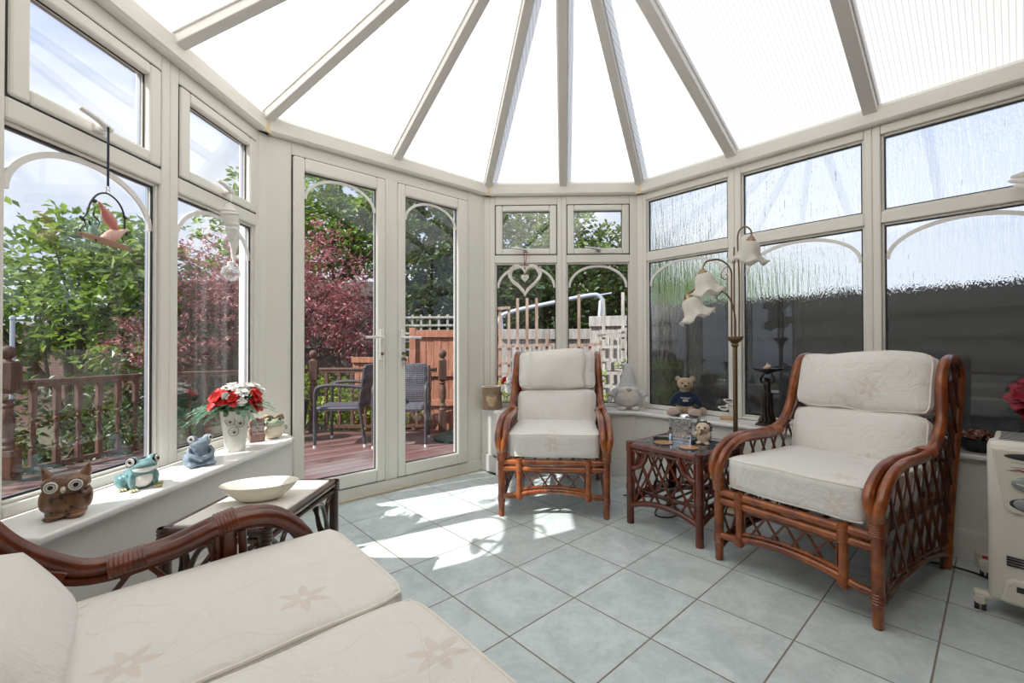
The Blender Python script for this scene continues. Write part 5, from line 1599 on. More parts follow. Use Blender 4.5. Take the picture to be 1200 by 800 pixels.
fs += [tuple(range(n - 1, -1, -1)), tuple((len(prf) - 1) * n + k for k in range(n))]
mb.add(vs, fs); obj('bark', mb, BARKM, t)
mb = MB(); mb.lathe([(0.0, 0.175), (0.076, 0.175), (0.076, 0.181), (0.060, 0.181), (0.055, 0.172), (0.0, 0.172)], 28); obj('cut_top', mb, plain('cut_pale', (0.72, 0.66, 0.56), 0.6, 0.06), t)
mb = MB(); mb.ball((0, -0.060, 0.085), (0.043, 0.026, 0.070), 20); ow = obj('carved_owl', mb, CUTW, t)
mb = MB(); mb.ball((0, -0.076, 0.062), (0.031, 0.017, 0.040), 16); obj('owl_breast', mb, plain('cut_tan', (0.55, 0.38, 0.22), 0.6, 0.1, 30), ow)
mb = MB()
for s in (-1, 1): mb.tube([(s * 0.015 + 0.011 * cos(a), -0.0825, 0.118 + 0.011 * sin(a)) for a in [2 * pi * i / 14 for i in range(14)]], 0.002, 5, closed=True); mb.ball((s * 0.015, -0.083, 0.118), 0.004, 8)
mb.tube([(0, -0.084, 0.110), (0, -0.088, 0.098)], [0.004, 0.001], 6); obj('owl_face', mb, BRLINE, ow)

# flowers and little tree behind the front armchair
t = thing('flower_vase', 'white pot of red and white roses half hidden behind the front armchair', 'vase of flowers', on(MBK, -0.200, -0.110, SZ), 0)
mb = MB(); mb.lathe([(0.0, 0), (0.040, 0), (0.050, 0.05), (0.055, 0.12), (0.058, 0.125), (0.05, 0.125), (0.045, 0.10), (0, 0.10)], 24); obj('pot', mb, WHITE, t)
rnd = random.Random(77)
for x, y, z, r in ((-0.105, -0.02, 0.225, 0.036), (0.0, -0.045, 0.275, 0.040), (-0.01, -0.085, 0.215, 0.042), (0.03, -0.07, 0.185, 0.038), (0.05, -0.04, 0.25, 0.04)): flower(t, (x, y, z), (x, y - 0.05, 0.06), r, 6, RED, 3, rnd=rnd)
for x, y, z, r in ((-0.075, -0.05, 0.200, 0.046), (-0.045, -0.06, 0.240, 0.046), (-0.105, -0.03, 0.175, 0.040), (-0.06, -0.075, 0.165, 0.040)): flower(t, (x, y, z), (x, y - 0.05, 0.06), r, 7, WPET, 3, rnd=rnd)
lb = MB()
for i in range(130):
    a, zz = rnd.uniform(0, 2 * pi), rnd.uniform(0.11, 0.20); q = rnd.uniform(0.02, 0.085); p = Vector((cos(a) * q, sin(a) * q, zz)); d = Vector((cos(a), sin(a), rnd.uniform(-.4, .7))).normalized(); w = d.cross(Vector((rnd.uniform(-1, 1), rnd.uniform(-1, 1), 1))).normalized() * 0.013; L = rnd.uniform(0.03, 0.06)
    lb.add([p, p + d * L * 0.5 + w, p + d * L, p + d * L * 0.5 - w], [(0, 1, 2, 3)])
obj('leaf_foliage', lb, DKLF, t, smooth=False)
t = thing('tree_ornament', 'narrow green tree ornament standing behind the red and white roses', 'ornament', on(MBK, -0.195, -0.022, SZ), 0)
mb = MB(); mb.lathe([(0.0, 0), (0.018, 0), (0.012, 0.02), (0.005, 0.05), (0.005, 0.25), (0.0, 0.25)], 14); obj('stand', mb, CUTW, t)
mb = MB()
for k in range(8):
    z = 0.24 + 0.024 * k; r = 0.032 * (1 - k / 9.5); mb.lathe([(r, z), (r * 0.8, z + 0.012), (r * 0.35, z + 0.04), (0.0, z + 0.05)], 10)
obj('branches', mb, plain('tinsel_green', (0.01, 0.10, 0.055), 0.4, 0.5, 150, bmp=0.5, bscale=200), t)
mb = MB()
for k in range(26):
    f = rnd.random(); a = rnd.uniform(0, 2 * pi); r = 0.034 * (1 - f * 0.85); mb.ball((cos(a) * r, sin(a) * r, 0.245 + f * 0.20), 0.003, 6)
obj('baubles', mb, WHITE, t)

# grey gnome
def mat_plush(name, c0, c1, sc=120, st=0.8):
    m, nt, out = new_mat(name)
    v = objco(nt); n = noisef(nt, v, sc, 3, 0.7); n2 = noisef(nt, v, 18, 2)
    c = mixc(nt, sstep(nt, n, 0.3, 0.7), (*c0, 1), (*c1, 1))
    pbsdf(nt, out, c, 0.95, normal=bump(nt, mth(nt, 'ADD', n, n2), st, 0.01), sheen=0.5, spec=0.1)
    return m
GRPL = mat_plush('plush_grey', (0.58, 0.60, 0.62), (0.76, 0.77, 0.78)); CRPL = mat_plush('plush_cream', (0.74, 0.71, 0.66), (0.88, 0.85, 0.80)); BRPL = mat_plush('plush_tan', (0.40, 0.29, 0.18), (0.62, 0.48, 0.34)); PKPL = mat_plush('plush_pink', (0.58, 0.44, 0.38), (0.70, 0.56, 0.49))
t = thing('plush_gnome', 'grey plush gnome with pointed hat at the corner of the sill', 'soft toy', on(MBK, 0.665, -0.105, SZ), radians(-6))
blob('body', GRPL, t, [((0, 0, 0.085), (0.112, 0.085, 0.080)), ((0, 0, 0.125), (0.100, 0.078, 0.070))], 0.006)
blob('beard', CRPL, t, [((0, -0.055, 0.100), (0.086, 0.045, 0.072)), ((0, -0.050, 0.150), (0.082, 0.044, 0.040))], 0.006)
mb = MB(); mb.tube(crom([(0, 0, 0.155), (0, 0, 0.20), (0.005, 0, 0.26), (0.0, 0, 0.315), (-0.020, 0, 0.345), (-0.052, 0, 0.350)], 6), [0.092 - 0.084 * (i / 30) ** 0.75 for i in range(31)], 18); obj('hat', mb, GRPL, t)
mb = MB(); mb.ball((0, -0.088, 0.162), (0.020, 0.017, 0.015), 12); obj('nose', mb, PKPL, t)
for s in (-1, 1):
    mb = MB(); mb.tube(crom([(s * 0.085, -0.01, 0.15), (s * 0.115, -0.02, 0.125), (s * 0.132, -0.03, 0.105)], 4), [0.026] * 9, 10); a = obj('arm', mb, GRPL, t)
    mb = MB(); mb.ball((s * 0.143, -0.035, 0.080), (0.022, 0.020, 0.030), 12, R=R3(0, -s * 0.5, 0)); obj('hand', mb, CRPL, a)
    mb = MB(); mb.ball((s * 0.052, -0.075, 0.017), (0.034, 0.030, 0.017), 12); obj('foot', mb, CRPL, t)

# teddy bear
t = thing('teddy_bear', 'tan teddy bear in a navy jumper sitting on the right-hand sill', 'soft toy', on(MR, -1.64, -0.105, SZ), radians(-14))
NAVY = plain('navy_knit', (0.012, 0.028, 0.065), 0.9, 0.15, 60, bmp=0.3, bscale=150, sheen=0.2)
blob('body', BRPL, t, [((0, 0.01, 0.055), (0.062, 0.055, 0.055)), ((0.0, -0.02, 0.225), (0.056, 0.050, 0.047)), ((-0.002, -0.062, 0.210), (0.024, 0.020, 0.018)), ((-0.050, -0.012, 0.262), (0.021, 0.010, 0.020)), ((0.052, -0.006, 0.262), (0.024, 0.010, 0.023)), ((0.0, -0.01, 0.18), (0.036, 0.034, 0.028)),
     ((-0.060, -0.060, 0.032), (0.032, 0.068, 0.030), R3(0, 0, -0.35)), ((0.045, -0.065, 0.032), (0.032, 0.065, 0.030), R3(0, 0, 0.10))], 0.005)
blob('jumper', NAVY, t, [((0, 0.005, 0.100), (0.068, 0.060, 0.062)), ((0, -0.002, 0.152), (0.052, 0.046, 0.028)), ((-0.075, -0.010, 0.115), (0.024, 0.028, 0.055), R3(0, 0.55, 0)), ((0.085, -0.008, 0.105), (0.026, 0.030, 0.062), R3(0, -0.50, 0))], 0.005)
for s, x, y, rz in ((-1, -0.090, -0.118, -0.35), (1, 0.052, -0.128, 0.10)):
    mb = MB(); mb.ball((0, 0, 0), (0.046, 0.020, 0.031), 18, M=T(x, y, 0.033) @ RZ(rz)); obj('foot_pad', mb, PKPL, t)
mb = MB(); mb.ball((0.116, -0.03, 0.032), (0.030, 0.028, 0.030), 14); obj('paw', mb, BRPL, t)
mb = MB(); mb.ball((-0.003, -0.083, 0.217), (0.010, 0.007, 0.007), 10); obj('nose', mb, plain('nose_brown', (0.06, 0.03, 0.02), 0.5), t)
mb = MB()
for s in (-1, 1): mb.ball((s * 0.021 - 0.002, -0.066, 0.234), 0.0055, 8)
obj('eyes', mb, BLACK, t)
text_obj('jumper_lettering', 'Penderyn', 0.0165, WPET, t, T(-0.002, -0.0575, 0.128) @ RX(pi / 2 - 0.25), 0.002)
mb = MB(); mb.lathe([(0, 0), (0.020, 0), (0.020, 0.002), (0, 0.002)], 20, T(-0.002, -0.0605, 0.110) @ RX(pi / 2) @ SC(1, 0.42, 1)); e_ = obj('jumper_emblem', mb, WPET, t)
mb = MB(); mb.lathe([(0, 0), (0.013, 0), (0.013, 0.003), (0, 0.003)], 20, T(-0.002, -0.0605, 0.110) @ RX(pi / 2) @ SC(1, 0.22, 1)); obj('emblem_bar', mb, NAVY, e_)

# two small birds on driftwood
t = thing('bird_ornament', 'two little white wading birds on a wood block beside the lamp pole', 'ornament', on(MR, -1.335, -0.105, SZ), radians(-20))
mb = MB(); mb.rbox((0.048, 0.016, 0.013), 0.006, 2, M=T(0, 0, 0.013)); obj('block', mb, plain('driftwood', (0.62, 0.42, 0.26), 0.6, 0.12, 30), t)
for i, (x, z, f) in enumerate(((-0.018, 0.078, 1), (0.016, 0.128, 1))):
    b = blob('bird', WHITE, t, [((x, 0, z), (0.032, 0.017, 0.017)), ((x + f * 0.022, 0, z + 0.020), (0.014, 0.012, 0.012)), ((x - f * 0.028, 0, z + 0.006), (0.018, 0.010, 0.007))], 0.003)
    mb = MB(); mb.ball((x - 0.005, -0.010, z + 0.006), (0.024, 0.010, 0.007), 10); mb.ball((x - f * 0.036, 0, z + 0.007), (0.014, 0.007, 0.005), 8); obj('wing', mb, plain('bird_grey', (0.09, 0.09, 0.10), 0.4), b)
    mb = MB(); mb.tube([(x + f * 0.034, 0, z + 0.020), (x + f * 0.055, 0, z + 0.014)], [0.003, 0.001], 6); mb.ball((x + f * 0.026, -0.011, z + 0.024), 0.0025, 6); obj('beak', mb, BLACK, b)
    mb = MB(); mb.tube([(x - 0.004, 0.004, z - 0.012), (x - 0.004, 0.004, 0.022)], 0.0012, 5); mb.tube([(x + 0.006, -0.004, z - 0.012), (x + 0.006, -0.004, 0.022)], 0.0012, 5); obj('legs', mb, STEEL, b)

# bronze figure candle stand
t = thing('candle_stand', 'dark bronze figure holding up a dish with a shell on the right-hand sill', 'candle stand', on(MR, -1.075, -0.120, SZ), radians(-30))
mb = MB(); mb.lathe([(0, 0), (0.072, 0), (0.072, 0.006), (0.058, 0.014), (0.040, 0.026), (0.028, 0.045), (0.0, 0.05)], 20, SC(1, 0.75, 1)); obj('foot', mb, DARKBR, t)
me = bpy.data.meshes.new('figure')
J = [(0, 0, 0.185), (0.004, -0.002, 0.215), (-0.002, 0.0, 0.245), (0, 0, 0.268), (0.001, -0.002, 0.279), (0.004, -0.005, 0.298), (-0.004, 0, 0.11), (-0.004, 0.004, 0.03), (0.012, -0.004, 0.11), (0.014, 0.0, 0.03), (-0.030, 0, 0.266), (-0.040, -0.006, 0.290), (-0.018, -0.004, 0.325), (0.028, 0, 0.266), (0.040, -0.006, 0.292), (0.020, -0.004, 0.325)]
Ed = [(0, 1), (1, 2), (2, 3), (3, 4), (4, 5), (0, 6), (6, 7), (0, 8), (8, 9), (3, 10), (10, 11), (11, 12), (3, 13), (13, 14), (14, 15)]
Rr = [0.024, 0.018, 0.021, 0.018, 0.009, 0.016, 0.017, 0.020, 0.017, 0.020, 0.009, 0.008, 0.006, 0.009, 0.008, 0.006]
me.from_pydata(J, Ed, [])
o = bpy.data.objects.new('figure', me); COL.objects.link(o); o.parent = t; me.materials.append(DARKBR)
o.modifiers.new('skin', 'SKIN'); sm = o.modifiers.new('sub', 'SUBSURF'); sm.levels = 2; sm.render_levels = 2
for i, v in enumerate(me.skin_vertices[0].data): v.radius = (Rr[i], Rr[i]); v.use_root = (i == 0)
mb = MB()
for k in range(9):
    a = 2 * pi * k / 9; mb.tube(crom([(cos(a) * 0.020, sin(a) * 0.020, 0.20), (cos(a) * 0.024, sin(a) * 0.022, 0.13), (cos(a) * 0.026, sin(a) * 0.024, 0.07), (cos(a + 0.3) * 0.044, sin(a + 0.3) * 0.036, 0.022)], 4), [0.010] * 8 + [0.012] * 5, 7)
obj('gown', mb, DARKBR, t)
mb = MB(); mb.lathe([(0, 0.318), (0.012, 0.320), (0.024, 0.330), (0.062, 0.340), (0.086, 0.352), (0.086, 0.357), (0.060, 0.349), (0.0, 0.346)], 24); obj('dish', mb, DARKBR, t)
t2 = thing('sea_shell', 'pale pink shell lying in the dish of the bronze figure stand', 'shell', on(MR, -1.075, -0.120, SZ + 0.3475), radians(20))
mb = MB(); mb.tube(crom([(-0.032, 0, 0.010), (-0.010, -0.004, 0.013), (0.015, 0.0, 0.018), (0.036, 0.004, 0.009)], 5), [0.003 + 0.0135 * sin(pi * i / 15) ** 0.8 for i in range(16)], 10); mb.tube([(0.006, 0, 0.020), (-0.006, 0, 0.045)], [0.010, 0.0015], 8)
obj('shell', mb, plain('shell_pink', (0.72, 0.55, 0.46), 0.4, 0.1, 40), t2)

# bowl of dried petals
t = thing('potpourri_bowl', 'black bowl of dried petals on the sill behind the right armchair', 'bowl', on(MR, -0.140, -0.112, SZ), 0)
mb = MB(); mb.lathe([(0, 0), (0.055, 0), (0.06, 0.006), (0.085, 0.03), (0.104, 0.066), (0.106, 0.070), (0.101, 0.069), (0.08, 0.035), (0.0, 0.02)], 32); obj('bowl', mb, BLACK, t)
rnd = random.Random(8)
pm = [plain('petal_brown', (0.22, 0.08, 0.05), 0.8, 0.4, 50), plain('petal_rust', (0.34, 0.14, 0.09), 0.8, 0.4, 50), plain('petal_straw', (0.62, 0.52, 0.42), 0.8, 0.2, 50)]
for k in range(3):
    mb = MB()
    for i in range((70, 50, 14)[k]):
        a, q = rnd.uniform(0, 2 * pi), 0.088 * sqrt(rnd.random()); p = Vector((cos(a) * q, sin(a) * q, 0.055 + 0.030 * (1 - (q / 0.09) ** 2) + rnd.uniform(0, .012)))
        mb.ball(p, (rnd.uniform(.008, .018), rnd.uniform(.005, .010), 0.002), 6, R=R3(rnd.uniform(-1, 1), rnd.uniform(-1, 1), rnd.uniform(0, 6)))
    o = obj('dried_petals', mb, pm[k], t); o['kind'] = 'stuff'

# poinsettia beyond the heater
t = thing('poinsettia', 'crimson poinsettia in a pot on the sill behind the oil heater', 'potted plant', on(MR, 0.055, -0.130, SZ), 0)
mb = MB(); mb.lathe([(0, 0), (0.055, 0), (0.068, 0.10), (0.072, 0.10), (0.072, 0.115), (0.064, 0.115), (0.060, 0.09), (0, 0.09)], 24); obj('pot', mb, plain('green_pot', (0.05, 0.09, 0.07), 0.3), t)
for x, y, z, r in ((-0.075, -0.02, 0.27, 0.075), (-0.055, -0.05, 0.20, 0.075), (0.02, -0.06, 0.25, 0.08), (0.06, 0.02, 0.29, 0.07), (-0.01, 0.03, 0.31, 0.07), (0.03, -0.05, 0.18, 0.07)): flower(t, (x, y, z), (x * 1.4 - 0.03, y - 0.03, 0.12), r, 6, CRIM, 2, rnd=rnd)
mb = MB()
for x, y, z in ((-0.075, -0.02, 0.26), (-0.055, -0.05, 0.19), (0.02, -0.06, 0.24), (0.06, 0.02, 0.28), (-0.01, 0.03, 0.30), (0.03, -0.05, 0.17)): mb.tube([(0, 0, 0.09), (x * 0.6, y * 0.6, z * 0.7), (x, y, z)], 0.003, 5)
obj('stems', mb, plain('stem_green', (0.04, 0.10, 0.03), 0.6), t)

# ------------------------------------------------------------------ things on the side table
def tab(name, label, cat, x, y, z, rz=0.0, group=None):
    return thing(name, label, cat, tuple(MT @ Vector((x, y, z))), tb.rotation_euler.z + rz, group)
CORK = plain('coaster_wood', (0.50, 0.24, 0.08), 0.35, 0.15, 25, coat=0.4)
for x, y, l in ((0.145, 0.105, 'round wooden coaster nearer the left edge of the glass table'), (0.300, 0.100, 'round wooden coaster in front of the hedgehog figure')):
    t = tab('coaster', l, 'coaster', x, y, TH, 0, 'round coasters on the glass table')
    mb = MB(); mb.lathe([(0, 0), (0.050, 0), (0.052, 0.003), (0.050, 0.006), (0, 0.006)], 28); obj('disc', mb, CORK, t)
    mb = MB(); mb.lathe([(0.0505, 0.0002), (0.0535, 0.001), (0.0535, 0.004), (0.0505, 0.005)], 28); obj('rim', mb, BRLINE, t)
# mirrored tealight box
def mat_crackle():
    m, nt, out = new_mat('crackle_glass')
    vo = nt.nodes.new('ShaderNodeTexVoronoi'); vo.inputs['Scale'].default_value = 110; lk(nt, objco(nt), vo.inputs[0])
    ws = nt.nodes.new('ShaderNodeSeparateXYZ'); lk(nt, vo.outputs['Color'], ws.inputs[0])
    c = mixc(nt, ws.outputs[0], (0.35, 0.35, 0.36, 1), (0.95, 0.95, 0.95, 1))
    pbsdf(nt, out, c, 0.18, 0.75, normal=bump(nt, ws.outputs[1], 0.9, 0.01))
    return m
MIRR = plain('mirror_glass', (0.80, 0.83, 0.86), 0.03, 0.01, metal=1.0)
t = tab('candle_box', 'mirrored square tealight box with a crackle glass front on the glass table', 'candle holder', 0.172, 0.285, TH, radians(6))
mb = MB(); h_ = 0.058
mb.rbox((h_, h_, 0.007), 0.002, 1, M=T(0, 0, 0.007))
for s in (-1, 1):
    for s2 in (-1, 1): mb.box(s * h_ - 0.007, s * h_ + 0.007, s2 * h_ - 0.007, s2 * h_ + 0.007, 0.0, 0.128)
mb.rbox((h_ + 0.007, h_ + 0.007, 0.006), 0.002, 1, M=T(0, 0, 0.126))
obj('frame', mb, MIRR, t, bevel=0.0015)
mb = MB(); mb.box(-h_ + 0.008, h_ - 0.008, -h_ - 0.002, -h_ + 0.002, 0.016, 0.118); obj('crackle_panel', mb, mat_crackle(), t, smooth=False)
mb = MB(); mb.box(h_ - 0.002, h_ + 0.002, -h_ + 0.008, h_ - 0.008, 0.016, 0.118); mb.box(-h_ - 0.002, -h_ + 0.002, -h_ + 0.008, h_ - 0.008, 0.016, 0.118); mb.box(-h_ + 0.008, h_ - 0.008, h_ - 0.002, h_ + 0.002, 0.016, 0.118); obj('side_pane', mb, GLASS, t, smooth=False)
mb = MB(); mb.lathe([(0.025, 0.130), (0.030, 0.140), (0.026, 0.141), (0.020, 0.133), (0, 0.133)], 20); obj('candle_cup', mb, CHROME, t)
# hedgehog
t = tab('hedgehog_figurine', 'upright hedgehog figurine with pale face and belly on the glass table', 'figurine', 0.300, 0.255, TH, radians(18))
SPINE = plain('spines_dark', (0.05, 0.032, 0.022), 0.7, 0.4, 60); FACE = mat_spots('hedgehog_cream', (0.58, 0.46, 0.34), (0.70, 0.58, 0.45), (0.40, 0.28, 0.18), 20, 0.62, 0.8, 0.5)
blob('body', FACE, t, [((0, 0, 0.035), (0.036, 0.032, 0.035)), ((0, -0.002, 0.085), (0.040, 0.034, 0.034)), ((0, -0.034, 0.082), (0.012, 0.016, 0.010)), ((-0.022, -0.016, 0.006), (0.016, 0.018, 0.007)), ((0.022, -0.016, 0.006), (0.016, 0.018, 0.007)), ((-0.034, -0.012, 0.05), (0.010, 0.012, 0.018)), ((0.034, -0.012, 0.05), (0.010, 0.012, 0.018)), ((-0.012, -0.034, 0.062), (0.008, 0.010, 0.012))], 0.003)
mb = MB(); rnd = random.Random(6)
mb.ball((0, 0.010, 0.086), (0.043, 0.034, 0.038), 16); mb.ball((0, 0.010, 0.038), (0.038, 0.032, 0.036), 16)
for i in range(170):
    d = Vector((rnd.gauss(0, 1), rnd.gauss(0, 1), rnd.gauss(0, 1))).normalized()
    if d.y < -0.15 - 0.25 * rnd.random(): continue
    if i % 2: c, r = Vector((0, 0.010, 0.086)), Vector((0.042, 0.034, 0.037))
    else:
        c, r = Vector((0, 0.010, 0.038)), Vector((0.037, 0.032, 0.034))
        if d.z < -0.6: continue
    p = c + Vector((d.x * r.x, d.y * r.y, d.z * r.z)); mb.tube([p, p + (d + Vector((0, 0.2, 0.1))).normalized() * 0.010], [0.0035, 0.0008], 5)
obj('spines', mb, SPINE, t)
mb = MB()
for s in (-1, 1): mb.ball((s * 0.016, -0.033, 0.094), 0.0045, 8)
mb.ball((0, -0.051, 0.083), 0.005, 8); obj('eyes_and_nose', mb, BLACK, t)
# dish on the lower shelf
t = tab('small_dish', 'pale blue dish with a dark rim on the lower shelf of the glass table', 'dish', 0.105, 0.19, 0.1865)
mb = MB(); mb.lathe([(0, 0.002), (0.05, 0.0), (0.062, 0.010), (0.066, 0.016), (0.060, 0.016), (0.05, 0.010), (0, 0.008)], 28); obj('plate', mb, plain('pale_blue_glaze', (0.62, 0.70, 0.78), 0.15, 0.05), t)
mb = MB(); mb.lathe([(0.0615, 0.0085), (0.0665, 0.012), (0.0675, 0.0165), (0.0645, 0.0168)], 28); obj('rim', mb, BLACK, t)

# ------------------------------------------------------------------ floor lamp
LX, LY = 1.255, 2.735
t = thing('floor_lamp', 'brass floor lamp with three frosted flower shades beside the right armchair', 'floor lamp', (LX, LY, 0))
mb = MB(); mb.lathe([(0, 0), (0.135, 0), (0.138, 0.012), (0.125, 0.024), (0.07, 0.036), (0.03, 0.052), (0.018, 0.07), (0.0, 0.07)], 36); obj('base', mb, BRASS, t)
mb = MB(); mb.tube([(0, 0, 0.05), (0, 0, 1.02)], 0.0135, 14); po = obj('pole', mb, BRASS, t)
mb = MB(); mb.lathe([(0.0135, 0.985), (0.024, 0.998), (0.018, 1.008), (0.040, 1.030), (0.048, 1.045), (0.048, 1.050), (0.0, 1.050)], 24); obj('collar', mb, BRASS, t)
def mat_shade():
    m, nt, out = new_mat('frosted_shade')
    d = nd(nt, 'ShaderNodeBsdfPrincipled', Roughness=0.4); d.inputs['Base Color'].default_value = (0.92, 0.90, 0.84, 1)
    tr = nd(nt, 'ShaderNodeBsdfTranslucent'); tr.inputs[0].default_value = (0.93, 0.91, 0.85, 1)
    mx = nt.nodes.new('ShaderNodeMixShader'); mx.inputs[0].default_value = 0.5
    lk(nt, d.outputs[0], mx.inputs[1]); lk(nt, tr.outputs[0], mx.inputs[2]); lk(nt, mx.outputs[0], out.inputs[0])
    return m
SHADE = mat_shade()
def lampshade(p, tilt, az):
    M = T(*p) @ RZ(az) @ RX(tilt)
    mb = MB(); mb.lathe([(0, 0.004), (0.013, 0.002), (0.017, -0.006), (0.027, -0.020), (0.030, -0.032), (0.0, -0.032)], 20, M); c = obj('shade_cap', mb, BRASS, t)
    n = 48; vs, fs = [], []
    pr = [(0.030, -0.026), (0.045, -0.036), (0.056, -0.060), (0.060, -0.090), (0.070, -0.118), (0.092, -0.140), (0.108, -0.150)]
    for j, (r, z) in enumerate(pr):
        w = (j / (len(pr) - 1)) ** 3
        for k in range(n):
            a = 2 * pi * k / n; f = 1 + 0.10 * w * cos(6 * a); vs.append(M @ Vector((r * f * cos(a), r * f * sin(a), z + 0.016 * w * cos(6 * a))))
    for j in range(len(pr) - 1):
        for k in range(n): fs.append((j * n + k, j * n + (k + 1) % n, (j + 1) * n + (k + 1) % n, (j + 1) * n + k))
    mb = MB(); mb.add(vs, fs); s = obj('lamp_shade', mb, SHADE, t, angle=180)
    so = s.modifiers.new('thickness', 'SOLIDIFY'); so.thickness = 0.003
    mb = MB(); mb.ball((0, 0, -0.075), 0.020, 12, M=M); mb.tube([(0, 0, -0.03), (0, 0, -0.06)], 0.012, 10, M=M); obj('bulb', mb, WHITE, c)
def lamparm(pts, curl=None):
    mb = MB(); mb.tube(crom(pts, 8), 0.0055, 8)
    if curl: mb.tube(crom(curl, 5), 0.0032, 6)
    obj('arm', mb, BRASS, t)
lamparm([(0.026, 0.0, 1.045), (0.028, 0, 1.40), (0.020, 0, 1.62), (0.024, -0.01, 1.690), (0.050, -0.03, 1.715), (0.074, -0.05, 1.690), (0.078, -0.055, 1.650)])
lampshade((0.078, -0.055, 1.648), 0.18, 0.5)
lamparm([(-0.020, 0.0, 1.045), (-0.020, -0.002, 1.36), (-0.030, -0.01, 1.46), (-0.100, -0.03, 1.512), (-0.190, -0.05, 1.500), (-0.222, -0.06, 1.450)], [(-0.045, -0.02, 1.478), (-0.075, -0.02, 1.460), (-0.092, -0.02, 1.420), (-0.070, -0.02, 1.395), (-0.050, -0.02, 1.412), (-0.062, -0.02, 1.428)])
lampshade((-0.224, -0.062, 1.450), -0.20, 1.3)
lamparm([(-0.004, -0.018, 1.045), (-0.010, -0.02, 1.18), (-0.050, -0.03, 1.290), (-0.130, -0.05, 1.330), (-0.250, -0.07, 1.335), (-0.318, -0.08, 1.300)], [(-0.10, -0.06, 1.32), (-0.135, -0.06, 1.285), (-0.115, -0.06, 1.262), (-0.095, -0.06, 1.275)])
lampshade((-0.322, -0.082, 1.298), -0.42, 1.3)
mb = MB(); mb.tube(crom([(0.006, 0.018, 1.045), (0.006, 0.02, 1.30), (0.004, 0.015, 1.50), (0.002, 0.008, 1.60)], 6), 0.005, 8); obj('stem', mb, BRASS, t)

# ------------------------------------------------------------------ oil heater
HM = Matrix.Translation(UR * -0.090 + NR * 2.372) @ RZ(radians(-47.67))
HEATM = plain('heater_cream', (0.74, 0.71, 0.63), 0.35, 0.02); HEATD = plain('heater_panel', (0.70, 0.67, 0.58), 0.35, 0.02); SLOT = plain('slot_dark', (0.03, 0.03, 0.03), 0.6); KNOB = plain('knob_grey', (0.26, 0.29, 0.29), 0.25, 0.05); REDI = plain('red_print', (0.45, 0.03, 0.06), 0.5); GRYP = plain('grey_print', (0.25, 0.27, 0.28), 0.5)
t = thing('oil_heater', 'cream oil-filled heater on castors at the right edge of the room', 'heater', tuple(HM.translation), radians(-47.67))
HW, HD, Z0, Z1 = 0.26, 0.42, 0.060, 0.645
def hf(p):
    return (p[0], p[1] - 0.012 * (1 - (p[0] / (HW / 2)) ** 2) * (1 if p[1] < 0 else 0), p[2])
mb = MB(); mb.rbox((HW / 2, 0.055, (Z1 - Z0) / 2), 0.022, 6, M=T(HW / 2, 0.055, (Z0 + Z1) / 2), fn=hf); obj('control_housing', mb, HEATM, t)
mb = MB(); mb.rbox((HW / 2 - 0.012, (HD - 0.10) / 2, 0.014), 0.010, 3, M=T(HW / 2, 0.10 + (HD - 0.10) / 2, Z1 - 0.030)); tp = obj('top_cover', mb, HEATM, t)
mb = MB()
for k in range(12):
    y = 0.050 + k * 0.030; mb.box(0.030, HW - 0.030, y, y + 0.010, Z1 - 0.030 if y > 0.1 else Z1 - 0.012, Z1 - 0.0145 if y > 0.1 else Z1 + 0.0012)
obj('top_grille', mb, SLOT, tp, smooth=False)
for k in range(7):
    y = 0.135 + k * 0.042; mb = MB(); mb.rbox((HW / 2 - 0.030, 0.011, 0.245), 0.010, 4, M=T(HW / 2, y, 0.355)); obj('fin', mb, HEATM, t)
# raised control panel, a tapering shield
def shield(y0, y1, pts):
    mb = MB(); mb.prism(pts, y0, y1, M=Matrix(((1, 0, 0, 0), (0, 0, 1, 0), (0, 1, 0, 0), (0, 0, 0, 1)))); return mb
c = HW / 2
mb = shield(-0.020, 0.0, [(0.012, Z1 - 0.022), (0.035, 0.475), (0.045, 0.410), (0.060, 0.395), (HW - 0.060, 0.395), (HW - 0.045, 0.410), (HW - 0.035, 0.475), (HW - 0.012, Z1 - 0.022)])
pn = obj('control_panel', mb, HEATD, t, smooth=False, bevel=0.006)
mb = MB(); mb.ball((c, -0.022, 0.600), (c - 0.044, 0.004, 0.013), 24); obj('handle_slot', mb, SLOT, pn)
mb = MB(); mb.rbox((c - 0.060, 0.0022, 0.0085), 0.002, 1, M=T(c, -0.020, 0.570)); bd = obj('badge', mb, HEATM, pn)
mb = MB(); mb.tube([(c + (c - 0.062) * (1 if q[0] > 0 else -1) * 1.0, -0.0225, 0.570 + q[1]) for q in ((-1, -.0075), (1, -.0075), (1, .0075), (-1, .0075))], 0.0008, 4, closed=True); obj('badge_outline', mb, GRYP, bd)
text_obj('badge_lettering', 'De’Longhi', 0.0150, GRYP, bd, T(c, -0.0226, 0.570) @ RX(pi / 2), 0.0004)
mb = MB(); mb.tube(crom([(0.060, -0.0206, 0.549), (0.080, -0.0206, 0.553), (0.095, -0.0206, 0.549), (0.110, -0.0206, 0.556), (0.130, -0.0206, 0.551)], 4), [0.0008 + 0.0022 * sin(pi * i / 16) for i in range(17)], 5); obj('red_squiggle', mb, REDI, pn)
mb = MB(); mb.tube([(0.052, -0.0206, 0.548), (0.078, -0.0206, 0.547)], 0.0009, 4); mb.tube([(0.098, -0.0206, 0.542), (0.150, -0.0206, 0.540)], 0.0009, 4); obj('small_print', mb, GRYP, pn)
mb = MB(); mb.lathe([(0, -0.004), (0.062, -0.004), (0.060, 0.010), (0.050, 0.016), (0, 0.018)], 28, T(c - 0.008, -0.018, 0.505) @ RX(pi / 2) @ SC(1, 0.48, 1)); k1 = obj('thermostat_knob', mb, KNOB, pn)
